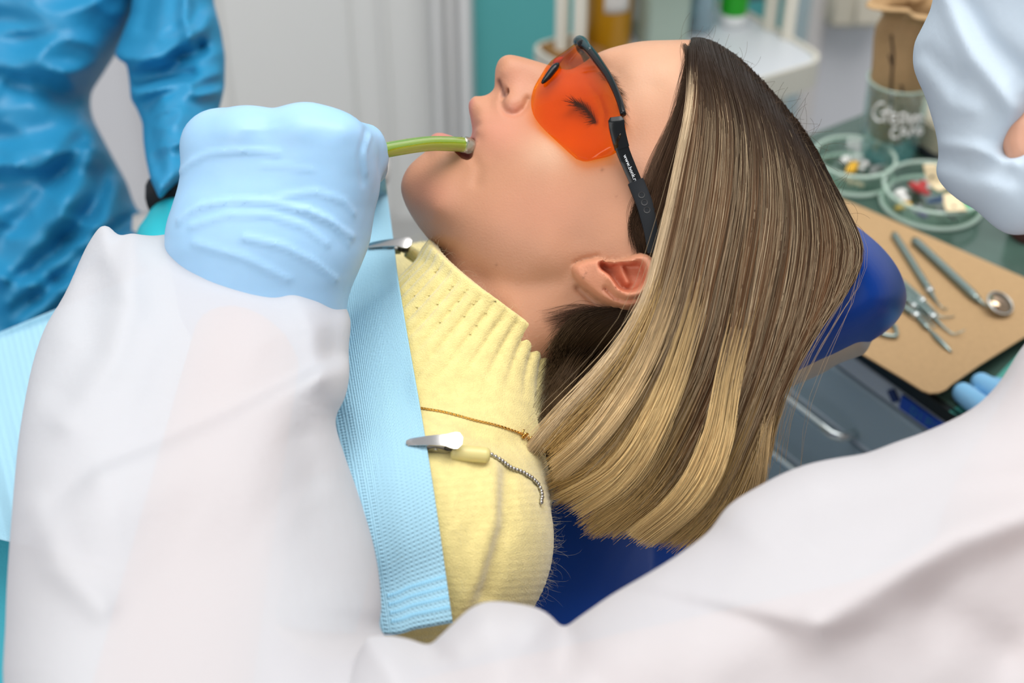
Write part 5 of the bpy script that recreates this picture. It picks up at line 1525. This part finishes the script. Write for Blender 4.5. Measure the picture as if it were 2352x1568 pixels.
mb.build('nameplate_letters', mat('teal_print', (0.03, 0.20, 0.38), rough=0.5), plate)
# glass worktop
GT = thing('glass_worktop', A0 + e * (L0 + L1) / 2 + nrm * Wd / 2, 'dark green glass worktop on the grey drawer cabinet', 'worktop')
M_GTOP = mat('green_glass_top', (0.055, 0.100, 0.080), rough=0.12, spec=0.6, vary=(14, 0.25))
c = A0 + e * (L0 + L1) / 2 + nrm * Wd / 2; c[2] = TZ - 0.005
autosmooth(MB().box(c, ((L1 - L0) / 2 + 0.01, Wd / 2 - 0.006, 0.005), ax, 0.0015).build('glass_plate', M_GTOP, GT))
c2 = A0 + e * (L0 + L1) / 2 + nrm * 0.0030; c2[2] = TZ - 0.0055
autosmooth(MB().box(c2, ((L1 - L0) / 2 + 0.01, 0.0028, 0.0065), ax, 0.001).build('edge_strip', mat('black_edge', (0.008, 0.012, 0.012), rough=0.3), GT))
# teal underside sheet showing through at the near corner
tl = [onz(2180, 945, TZ + .0004), onz(2250, 905, TZ + .0004), onz(2352, 800, TZ + .0004), onz(2420, 860, TZ + .0004), onz(2300, 1010, TZ + .0004)]
MB().slab(tl, (0, 0, 0.0006)).build('teal_backing', mat('teal_backing', (0.07, 0.33, 0.27), rough=0.35), GT)

# ------------------------------------------------------------------ kraft paper and instruments
PZ = TZ + 0.014
pc = [(1860,430),(1985,480),(2352,640),(2480,700),(2352,776),(2250,840),(2185,885),(2172,897),(2155,904),(2135,905),(2118,899),(2075,872),(1985,818),(1900,760),(1800,560)]
q = [onz(x, y, PZ) for x, y in pc]
M_KRAFT = mat('kraft_paper', (0.44, 0.285, 0.14), rough=0.85, vary=(260, 0.05), bump=(800, 0.2, 0.0005))
KP = MB().slab(q, (0, 0, 0.0012)).build('kraft_sheet', M_KRAFT)
tag(KP, 'tan kraft paper sheet with rounded corner under the dental instruments', 'paper')
TR = [onz(x, y, TZ + 0.001) for x, y in ((1900,480),(2000,520),(2330,660),(2330,720),(2210,800),(2150,850),(2010,770),(1880,640))]
tag(MB().slab(TR, (0, 0, 0.0125)).build('riser', mat('dark_riser', (0.03, 0.03, 0.03), rough=0.5)), 'added dark flat tray hidden beneath the kraft paper sheet', 'riser')  # unseen block added to raise the paper and darken the gap below
IZ = PZ + 0.0012
M_INST = mat('instrument_steel', (0.30, 0.38, 0.36), rough=0.34, metal=1.0)
M_INST2 = mat('bright_steel', (0.62, 0.66, 0.65), rough=0.3, metal=1.0)
def inst(name, label, cat, a, b, r, tip, bands, grp=None):
    pa_, pb_ = onz(a[0], a[1], IZ + r), onz(b[0], b[1], IZ + r)
    T = thing(name, (pa_ + pb_) / 2 - UPZ * r, label, cat, grp)
    t = np.linspace(0, 1, 26)
    rr_ = r * np.where(t < .03, .7, 1.0)
    rr_ = rr_ * np.where(t > .94, .8, 1)
    pts = [pa_ + (pb_ - pa_) * x for x in t]
    MB().tube(pts, rr_, 14).build('handle', M_INST, T, True)
    mb = MB()
    for x in np.linspace(0.06, 0.9, 22):
        c = pa_ + (pb_ - pa_) * x; d_ = (pb_ - pa_) / np.linalg.norm(pb_ - pa_)
        mb.tube([c - d_ * 0.0004, c + d_ * 0.0004], r * 1.06, 14)
    mb.build('grip_rings', M_INST, T, True)
    for x in bands:
        c = pa_ + (pb_ - pa_) * x; d_ = (pb_ - pa_) / np.linalg.norm(pb_ - pa_)
        MB().tube([c - d_ * .003, c - d_ * .002, c + d_ * .002, c + d_ * .003], [r * .9, r * 1.14, r * 1.14, r * .9], 14).build('collar', M_INST2, T, True)
    if tip:
        pts = [onz(x, y, IZ + z) for x, y, z, _ in tip]
        rs = [q[3] for q in tip]
        sp = spline(np.array([np.append(p, r_) for p, r_ in zip(pts, rs)]), 24)
        MB().tube(sp[:, :3], np.maximum(sp[:, 3], .0003), 10).build('working_tip', M_INST, T, True)
    return T
T = inst('dental_mirror', 'dental mouth mirror with round brown reflecting head on kraft paper', 'mirror', (2098,550), (2246,688), 0.0037, [(2246,688,.0037,.0022),(2262,700,.004,.0013),(2275,704,.006,.0011)], [])
mc = onz(2297, 696, IZ + 0.008)
av = np.array([0.25, -0.30, 0.92]); av /= np.linalg.norm(av)
ux = np.cross(av, [0, 1, 0]); ux /= np.linalg.norm(ux); axm = np.array([ux, np.cross(av, ux), av])
MB().lathe(mc, [(0, -.0016), (.009, -.0016), (.0112, -.0008), (.0114, .0006), (.0106, .0012), (.0102, .0008)], 30, axm).build('mirror_rim', M_INST2, T, True)
MB().lathe(mc, [(.0102, .0004), (.0102, .0009), (0, .0009)], 30, axm).build('mirror_glass', mat('mirror_face', (0.50, 0.36, 0.24), rough=0.08, metal=1.0), T, True)
inst('dental_probe', 'single dental probe lying left of the mouth mirror with fine hooked tip', 'probe', (2052,536), (2138,672), 0.0030, [(2138,672,.003,.0020),(2150,690,.003,.0010),(2160,702,.004,.0006),(2170,710,.002,.0005),(2176,706,.002,.0004)], [.97])
inst('dental_explorer', 'upper explorer of the bundle beside the blue headrest with short white band', 'probe', (2040,620), (2120,692), 0.0026, [(2120,692,.0026,.0018),(2140,710,.0026,.0012),(2158,726,.003,.0007),(2178,728,.002,.0005),(2192,726,.001,.0004)], [.97])
inst('dental_explorer', 'middle explorer of the bundle with long tip bent upward at the end', 'probe', (2020,620), (2146,730), 0.0028, [(2146,730,.0028,.0018),(2164,748,.0026,.0010),(2184,764,.002,.0007),(2192,767,.002,.0006),(2205,763,.004,.0006),(2216,757,.006,.0004)], [.97])
inst('dental_explorer', 'thin probe half hidden between two explorers in the bundle', 'probe', (2030,640), (2100,704), 0.0024, [(2100,704,.0022,.0013),(2124,728,.002,.0008),(2148,752,.001,.0005)], [.97])
inst('dental_spatula', 'lowest instrument of the bundle with a long dark flat blade', 'spatula', (2010,660), (2106,726), 0.0029, [(2106,726,.0029,.0018),(2126,748,.0029,.0022),(2136,758,.002,.0012),(2150,774,.002,.0021),(2170,794,.0018,.0019),(2186,809,.001,.0006)], [.97])
tz = [onz(x, y, IZ + .0025) for x, y in ((1960,700),(2010,740),(2050,745),(2058,757),(2060,768),(2055,772),(2030,768),(1990,750),(1940,720))]
TW = thing('tweezers', tz[4], 'bent steel tweezers end peeking out below the blue headrest', 'tweezers')
MB().tube(spline(np.array(tz[:5]), 24), 0.0016, 8).build('arm', M_INST, TW, True)
MB().tube(spline(np.array(tz[4:]), 24), 0.0016, 8).build('arm', M_INST, TW, True)

# ------------------------------------------------------------------ glass dishes with small parts
M_GL = thin_glass('clear_green_glass', (0.88, 0.96, 0.92), gloss=0.06, rough=0.03)
M_GLE = mat('glass_rim', (0.62, 0.78, 0.68), rough=0.12, spec=0.7, alpha=0.62)
def pmat(n, c): return mat('bit_' + n, c, rough=0.45)
BITS = {'white': (0.75, 0.75, 0.72), 'yellow': (0.75, 0.42, 0.03), 'red': (0.42, 0.03, 0.03), 'grey': (0.25, 0.27, 0.26), 'green': (0.02, 0.38, 0.16), 'violet': (0.12, 0.08, 0.25), 'sand': (0.55, 0.42, 0.28), 'blue': (0.03, 0.10, 0.28)}
def dish(px, py, R, Hh, label):
    c = onz(px, py, TZ)
    T = thing('petri_dish', c, label, 'dish', None)
    MB().lathe(c, [(0, .0015), (R - .002, .0015), (R, .004), (R, Hh), (R - .002, Hh), (R - .002, .004), (0, .0035)], 56).build('dish_bowl', M_GL, T, True)
    for z, r_, nm in ((Hh, .0019, 'rim'), (.0025, .0023, 'foot_ring')):
        pts = [(R + r_ * math.cos(a), z + r_ * math.sin(a)) for a in np.linspace(0, 2 * math.pi, 9)[:-1]]
        MB().lathe(c, pts, 56, closed=True).build(nm, M_GLE, T, True)
    return c
d1 = dish(1956, 406, 0.037, 0.022, 'glass dish half hidden behind the hair with white and yellow pieces')
d2 = dish(2137, 470, 0.0445, 0.019, 'glass dish with red white and green pieces and two paper tags')
def bit(c, cx, cy, z, kind, shape, L, ang, label, grp):
    p = c + np.array([cx, cy, z])
    a3 = np.array([[math.cos(ang), math.sin(ang), 0], [-math.sin(ang), math.cos(ang), 0], [0, 0, 1]])
    mb = MB()
    if shape == 'wedge':
        mb.box(p, (L, L * .38, .0016), a3, .0006)
    elif shape == 'file':
        mb.tube([p - a3[0] * L, p + a3[0] * L * .2], .0019, 8); mb.tube([p + a3[0] * L * .2, p + a3[0] * L], .0006, 6)
    else:
        mb.ball(p, (L, L * .8, L * .6), 10, 7, a3)
    o = mb.build({'wedge': 'dental_wedge', 'file': 'root_file', 'roll': 'cotton_pellet'}[shape], pmat(kind, BITS[kind]), None, shape == 'roll', loc=p)
    tag(o, label, {'wedge': 'wedge', 'file': 'file', 'roll': 'pellet'}[shape], grp)
rr = np.random.default_rng(77)
ORD = {1: [''], 2: ['farther ', 'nearer '], 3: ['farthest ', 'middle ', 'nearest ']}
def scatter(c, rows, where):
    for cx, cy, kind, shape, L, n, grp, lab in rows:
        for k in range(n):
            dy = (0.5 * (n - 1) - k) * 0.0052
            bit(c, cx + (-1) ** k * 0.0022 * (n > 1), cy + dy, .006 + .003 * rr.random(), kind, shape, L * rr.uniform(.85, 1.1), rr.uniform(0, 3.1), (ORD[n][k] + lab), grp if n > 1 else None)
scatter(d1, [(-.004, .017, 'white', 'roll', .0055, 1, None, 'large white cotton pellet at the back of the dish behind the hair'),
             (.000, .004, 'yellow', 'wedge', .009, 2, 'yellow wedges in the dish behind the hair', 'yellow plastic wedge in the dish behind the hair'),
             (.012, .008, 'white', 'roll', .0035, 2, 'white pellets in the dish behind the hair', 'small white pellet right of the wedges in the dish behind the hair'),
             (.022, -.002, 'grey', 'file', .010, 3, 'steel files in the dish behind the hair', 'grey steel file of the dish behind the hair'),
             (-.004, -.016, 'sand', 'file', .010, 3, 'sand handled files in the dish behind the hair', 'sand coloured file of the dish behind the hair')], 'left')
scatter(d2, [(-.008, .016, 'red', 'wedge', .009, 3, 'red wedges in the dish with paper tags', 'dark red wedge in the dish with paper tags'),
             (-.027, .006, 'white', 'roll', .0055, 3, 'white pellets in the dish with paper tags', 'white pellet at the left in the dish with paper tags'),
             (-.030, -.014, 'yellow', 'wedge', .0065, 2, 'yellow wedges in the dish with paper tags', 'yellow wedge in the dish with paper tags'),
             (-.016, -.026, 'violet', 'file', .008, 2, 'violet files in the dish with paper tags', 'violet handled file in the dish with paper tags'),
             (.004, -.024, 'grey', 'file', .011, 3, 'steel files in the dish with paper tags', 'grey steel file in the dish with paper tags'),
             (.006, -.004, 'blue', 'file', .009, 2, 'blue files in the dish with paper tags', 'blue handled file in the dish with paper tags'),
             (.031, -.012, 'green', 'wedge', .010, 2, 'green wedges in the dish with paper tags', 'bright green wedge in the dish with paper tags')], 'right')
M_TAG = mat('cream_tag', (0.80, 0.66, 0.42), rough=0.7)
M_INK = mat('black_ink', (0.03, 0.03, 0.03), rough=0.7)
def papertag(pts, label, dots):
    g = np.array([[onz(x, y, TZ + z) for x, y, z in row] for row in pts])
    g = np.stack([spline(g[:, i], 12) for i in range(g.shape[1])], 1)
    g = np.stack([spline(g[i], 6) for i in range(12)])
    v, f = sheet(g[:, ::-1], 0.0005)
    T = mk('paper_tag', v, f, M_TAG, None); tag(T, label, 'tag')
    b = bvh_of(v, f)
    for x, y, r_ in dots:
        a, n = hit(b, x, y)
        if a is None: continue
        t = np.cross(n, [0, 0, 1.0]); t /= np.linalg.norm(t)
        MB().lathe(a + n * .0002, [(0, 0), (r_, 0), (r_ * .9, .0003), (0, .0003)], 12, np.array([t, np.cross(n, t), n])).build('ink_mark', M_INK, T)
papertag([[(2120,377,.044),(2150,376,.044)], [(2126,405,.034),(2158,402,.034)], [(2138,428,.026),(2166,418,.026)], [(2158,440,.023),(2182,430,.023)]], 'upper cream paper tag standing up on the rim of the dish', [(2140,406,.0016)])
papertag([[(2166,446,.022),(2204,440,.022)], [(2168,470,.022),(2212,464,.022)], [(2174,486,.022),(2222,484,.022)]], 'lower cream paper tag with black dots lying across the dish', [(2189,458,.0024),(2191,474,.0016)])

# ------------------------------------------------------------------ glass jar with kraft paper bag
jb = onz(2036, 360, TZ)
JAR = thing('glass_jar', jb, 'pale green glass jar lettered in white beside the dishes', 'jar')
Hj = 0.083
prof = [(.026, 0), (.0275, .002), (.0300, Hj), (.0286, Hj), (.0262, .010), (0, .010)]
o = MB().lathe(jb, [(0, 0)] + prof, 48).build('jar_wall', thin_glass('jar_glass', (0.90, 0.97, 0.96), gloss=0.06, rough=0.03, body=(0.35, 0.62, 0.62), body_amt=0.05), JAR, True)
v = np.array([x.co for x in o.data.vertices]) + np.array(jb); f = [tuple(p.vertices) for p in o.data.polygons]
JB = BVHTree.FromPolygons([tuple(x) for x in v], f)
pts = [(.0298 + .0013 * math.cos(a), Hj + .0013 * math.sin(a)) for a in np.linspace(0, 2 * math.pi, 9)[:-1]]
MB().lathe(jb, pts, 48, closed=True).build('jar_rim', M_GLE, JAR, True)
MB().lathe(jb, [(0, .001), (.0235, .001), (.0245, .012), (0, .013)], 36).build('jar_base', mat('jar_base', (0.18, 0.50, 0.52), rough=0.15, alpha=0.75), JAR, True)
TXT = {'S': [(2031,236),(2019,238),(2010,249),(2007,263),(2013,274),(2022,278),(2029,273)], 'T1': [(2024,259),(2044,256)], 'T2': [(2033,258),(2034,280)],
       'E1': [(2060,262),(2047,263),(2048,281),(2062,280)], 'E2': [(2048,271),(2060,270)], 'R1': [(2069,288),(2068,263),(2079,262),(2082,269),(2078,276),(2069,276)],
       'I1': [(2088,264),(2088,286),(2102,265),(2102,286)], 'L1': [(2107,286),(2113,264),(2121,284)],
       'S2': [(2062,294),(2052,296),(2047,305),(2050,315),(2061,316)], 'A1': [(2067,315),(2075,294),(2084,313)], 'A2': [(2070,306),(2081,305)], 'L2': [(2088,312),(2096,294),(2104,311)], 'F1': [(2110,312),(2110,292)], 'F2': [(2107,298),(2114,296),(2117,302),(2112,307),(2106,303)]}
mb = MB()
for k_, pl in TXT.items():
    pl3 = []
    for x, y in spline(np.array(pl, float), max(8, 5 * len(pl))):
        a, n = hit(JB, x, y)
        if a is not None: pl3.append(a + n * .0004)
    if len(pl3) > 2: mb.tube(pl3, .00125, 6)
mb.build('jar_lettering', mat('white_marker', (0.86, 0.86, 0.84), rough=0.6), JAR, True)
# bag: crumpled sleeve with an open flared top
def ring(cx_, cy_, z, rx, ry, n, seed, amp, rot=0):
    r_ = np.random.default_rng(seed); ph = r_.uniform(0, 6, 4)
    w = np.linspace(0, 2 * math.pi, n, endpoint=False)
    k = 1 + amp * (np.sin(3 * w + ph[0]) + .6 * np.sin(5 * w + ph[1]) + .4 * np.sin(9 * w + ph[2]))
    return np.stack([cx_ + rx * k * np.cos(w + rot), cy_ + ry * k * np.sin(w + rot), np.full(n, z)], 1)
rings = [(0, 0, .014, .017, .014, .02), (0, 0, .03, .021, .016, .03), (0, 0, .055, .0235, .018, .05), (-.001, 0, .085, .026, .018, .06), (-.001, 0, .115, .027, .0185, .07), (-.001, 0, .145, .028, .019, .08), (0.001, 0, .165, .029, .020, .10), (.004, 0, .180, .0275, .019, .12), (.008, -.004, .190, .032, .023, .16), (.012, -.008, .199, .040, .030, .18), (.014, -.010, .206, .046, .036, .20), (.015, -.012, .203, .050, .040, .20)]
g = np.stack([ring(jb[0] + a, jb[1] + b, jb[2] + .012 + z * .74, rx * .94, ry, 60, 5, amp) for a, b, z, rx, ry, amp in rings])
g = np.stack([spline(g[:, i], 48) for i in range(60)], 1)
rn = np.random.default_rng(9)
cr = noise2(*np.meshgrid(np.arange(48) * 3.0, np.arange(60) * 3.0, indexing='ij'), 17, 6) * .0022
cc_ = g.mean(1, keepdims=True)
dirn = g - cc_; dirn /= np.linalg.norm(dirn, axis=2)[..., None]
g = g + dirn * cr[..., None]
g = np.concatenate([g, g[:, :1]], 1)
v, f = sheet(g, 0.0006)
BAG = mk('paper_bag', v, f, M_KRAFT, None)
tag(BAG, 'crumpled brown paper bag standing upright in the glass jar', 'bag')
bb = bvh_of(v, f)
mb = MB()
for pl in ([(2048,80),(2052,130),(2048,180),(2046,255)], [(2070,195),(2074,212)], [(2043,125),(2049,150)]):
    q_ = []
    for x, y in spline(np.array(pl, float), 30):
        a, n = hit(bb, x, y)
        if a is not None: q_.append(a + n * .0003)
    if len(q_) > 2: mb.tube(q_, .0011, 6)
mb.build('bag_seam', mat('dark_seam', (0.045, 0.028, 0.02), rough=0.9), BAG, True)
# beige block and dark cable behind the jar
a = onz(2140, 332, TZ)
BL = thing('power_adapter', a, 'beige block with a black cable behind the glass jar', 'adapter')
autosmooth(MB().box(a + np.array([0, 0, .018]), (.021, .03, .018), np.array([[.85, .5, 0], [-.5, .85, 0], [0, 0, 1.0]]), .004).build('block', mat('beige_block', (0.60, 0.55, 0.42), rough=0.5), BL))
cbp = [onz(x, y, TZ + .004) for x, y in ((2110,335),(2128,350),(2150,362),(2175,385),(2210,420),(2260,440))]
MB().tube(spline(np.array(cbp), 30), .0042, 10).build('cable', mat('black_cable', (0.015, 0.02, 0.025), rough=0.5), BL, True)
# dark bottle just under the mask at the right edge
a = onz(2335, 540, TZ)
BT = thing('dark_bottle', a + np.array([.012, 0, 0]), 'small dark bottle below the dentist mask on the glass worktop', 'bottle')
MB().lathe(a + np.array([.012, 0, 0]), [(0, 0), (.018, 0), (.019, .003), (.019, .03), (.012, .038), (0, .038)], 24).build('bottle_body', mat('brown_glass', (0.10, 0.035, 0.03), rough=0.15), BT, True)
MB().lathe(a + np.array([.012, 0, 0]), [(0, .038), (.011, .038), (.011, .052), (.009, .054), (0, .054)], 20).build('bottle_cap', mat('bottle_cap', (0.02, 0.02, 0.03), rough=0.4), BT, True)

# ------------------------------------------------------------------ plastic rack behind the patient
RZ = CAMZ - 0.775
cr4 = [onz(x, y, RZ) for x, y in ((1203,104),(1660,-10),(1908,134),(1493,256))]
L4, F4, R4, N4 = cr4
M_RACK = mat('ivory_plastic', (0.66, 0.63, 0.54), rough=0.4)
M_RTOP = mat('white_tier', (0.60, 0.63, 0.66), rough=0.35)
RK = thing('shelf_rack', np.append(np.mean(cr4, 0)[:2], 0), 'ivory plastic shelf rack standing by the teal wall behind the head', 'shelf')
def rounded(c4, rad, n=6):
    out = []
    for i in range(4):
        p, a, b = c4[i], c4[i - 1], c4[(i + 1) % 4]
        ua = (a - p) / np.linalg.norm(a - p); ub = (b - p) / np.linalg.norm(b - p)
        for k in range(n):
            t = k / (n - 1)
            out.append((p + ua * rad) * (1 - t) ** 2 + 2 * t * (1 - t) * p + (p + ub * rad) * t ** 2)
    return out
cen = np.mean(cr4, 0)
for dz, nm in ((0.0, 'tier'), (-0.30, 'tier'), (0.36, 'tier')):
    outer = [p + np.array([0, 0, dz]) for p in rounded(cr4, .035)]
    T = MB().slab([p + np.array([0, 0, -.034]) for p in outer], (0, 0, .028)).build(nm, M_RACK, RK)
    n_ = len(outer)
    inn = [cen + (p - cen - np.array([0, 0, dz])) * .965 + np.array([0, 0, dz]) for p in outer]
    v = np.array(outer + inn + [p + np.array([0, 0, -.006]) for p in outer] + [p + np.array([0, 0, -.006]) for p in inn])
    f = []
    for i in range(n_):
        j = (i + 1) % n_
        f += [(i, j, n_ + j, n_ + i), (i, 2 * n_ + i, 2 * n_ + j, j), (n_ + i, n_ + j, 3 * n_ + j, 3 * n_ + i)]
    mk('tier_rim', v, f, M_RACK, T, False)
    MB().slab([p + np.array([0, 0, -.0055]) for p in inn], (0, 0, .001)).build('tier_surface', M_RTOP, T)
sd = (R4 - F4) / np.linalg.norm(R4 - F4)                          # depth direction, towards the camera
ld = (F4 - L4) / np.linalg.norm(F4 - L4)
SW_, LW_ = np.linalg.norm(N4 - L4), np.linalg.norm(F4 - L4)
for px, py in ((1290,115),(1330,128),(1767,56),(1808,78)):
    c = onz(px, py, RZ)
    MB().tube([np.array([c[0], c[1], .01]), np.array([c[0], c[1], RZ + .40])], .0082, 14).build('post', M_RACK, RK, True)
# brown mat at the left end
mt = [L4 + ld * .014 + sd * .012, L4 + ld * .075 + sd * .012, L4 + ld * .075 + sd * .17, L4 + ld * .014 + sd * .17]
tag(MB().slab([p + np.array([0, 0, -.004]) for p in mt], (0, 0, .007)).build('cork_mat', mat('brown_mat', (0.26, 0.13, 0.035), rough=0.8, vary=(200, .1))), 'brown mat lying on the left end of the ivory rack', 'mat')
def oncyl(name, px0, px1, pyb, Hh, m, label, cat, extra=None):
    c = onz((px0 + px1) / 2, pyb, RZ - .004)
    d_ = (c - CAM) @ FV
    r_ = (px1 - px0) / 2 * d_ / FPX
    T = thing(name, c, label, cat)
    return T, c, r_
T, c, r_ = oncyl('amber_jar', 1343, 1449, 96, 0, None, 'orange brown plastic jar with blank white label on the rack', 'jar')
M_AMB = mat('amber_plastic', (0.48, 0.23, 0.004), rough=0.35)
MB().lathe(c, [(0, 0), (r_ * .95, 0), (r_, .004), (r_ * 1.04, .17), (r_ * .9, .18), (0, .18)], 36).build('jar_body', M_AMB, T, True)
g = np.array([[c + np.array([1.035 * r_ * math.sin(a), -1.035 * r_ * math.cos(a), z]) for a in np.linspace(-.28, .85, 16)] for z in np.linspace(.050, .078, 4)])
v, f = sheet(g[::-1], .0004); mk('paper_label', v, f, mat('white_label', (0.72, 0.70, 0.66), rough=0.6), T)
MB().lathe(c, [(r_ * 1.0, .18), (r_ * 1.06, .182), (r_ * 1.06, .205), (0, .207)], 32).build('jar_lid', M_RACK, T, True)
# translucent grey-green box
c = onz(1510, 104, RZ - .004)
BX = thing('storage_box', c, 'grey green translucent storage box right of the amber jar', 'box')
axb = np.array([[.97, .24, 0], [-.24, .97, 0], [0, 0, 1.0]])
autosmooth(MB().box(c + np.array([0, .03, .075]), (.0285, .045, .075), axb, .006).build('box_body', mat('frosted_green', (0.36, 0.45, 0.38), rough=0.3), BX))
autosmooth(MB().box(c + np.array([0, .03, .152]), (.031, .048, .006), axb, .004).build('box_lid', M_RTOP, BX))
MB().lathe(c + axb[1] * -.0455 + np.array([.0, .03, .082]), [(0, 0), (.004, 0), (.004, .0006), (0, .0006)], 14, np.array([axb[0], [0, 0, 1.0], -axb[1]])).build('red_mark', mat('faded_red', (0.45, 0.16, 0.15), rough=0.6), BX)
# clear blue bag
T, c, r_ = oncyl('clear_bottle', 1566, 1640, 66, 0, None, 'clear plastic bottle with pale blue contents between box and green bottle', 'bottle')
MB().lathe(c, [(0, 0), (r_ * .92, 0), (r_, .005), (r_ * .98, .14), (r_ * .5, .17), (0, .172)], 32).build('bottle_body', thin_glass('clear_plastic', (0.80, 0.92, 0.94), gloss=.08, rough=.1, body=(0.42, 0.58, 0.66), body_amt=.35), T, True)
MB().lathe(c, [(0, .003), (r_ * .86, .004), (r_ * .9, .09), (0, .092)], 28).build('contents', mat('pale_blue_liquid', (0.24, 0.42, 0.50), rough=0.3, vary=(60, .4)), T, True)
# green bottle with white foot
T, c, r_ = oncyl('green_bottle', 1651, 1714, 54, 0, None, 'bright green bottle with a white foot at the right end of the rack', 'bottle')
MB().lathe(c, [(0, 0), (r_ * .9, 0), (r_ * .97, .003), (r_ * .97, .016), (0, .016)], 32).build('foot_ring', mat('white_foot', (0.74, 0.76, 0.76), rough=0.35), T, True)
MB().lathe(c, [(0, .0161), (r_ * .98, .0161), (r_, .019), (r_, .15), (r_ * .8, .165), (0, .166)], 32).build('bottle_body', mat('vivid_green', (0.01, 0.36, 0.008), rough=0.3), T, True)
MB().lathe(c, [(0, .166), (r_ * .6, .166), (r_ * .6, .19), (0, .192)], 24).build('bottle_cap', M_RACK, T, True)
# dark box in the back corner of the rack
c = onz(1740, 40, RZ - .004) + np.array([.02, .07, 0])
DB = thing('dark_box', c, 'dark grey box behind the green bottle on the rack', 'box')
autosmooth(MB().box(c + np.array([0, 0, .08]), (.05, .02, .08), axb, .004).build('box_body', mat('dark_grey_box', (0.10, 0.14, 0.14), rough=0.5), DB))
autosmooth(MB().box(c + np.array([0, 0, .163]), (.052, .022, .004), axb, .002).build('box_lid', mat('dark_grey_lid', (0.12, 0.15, 0.15), rough=0.5), DB))
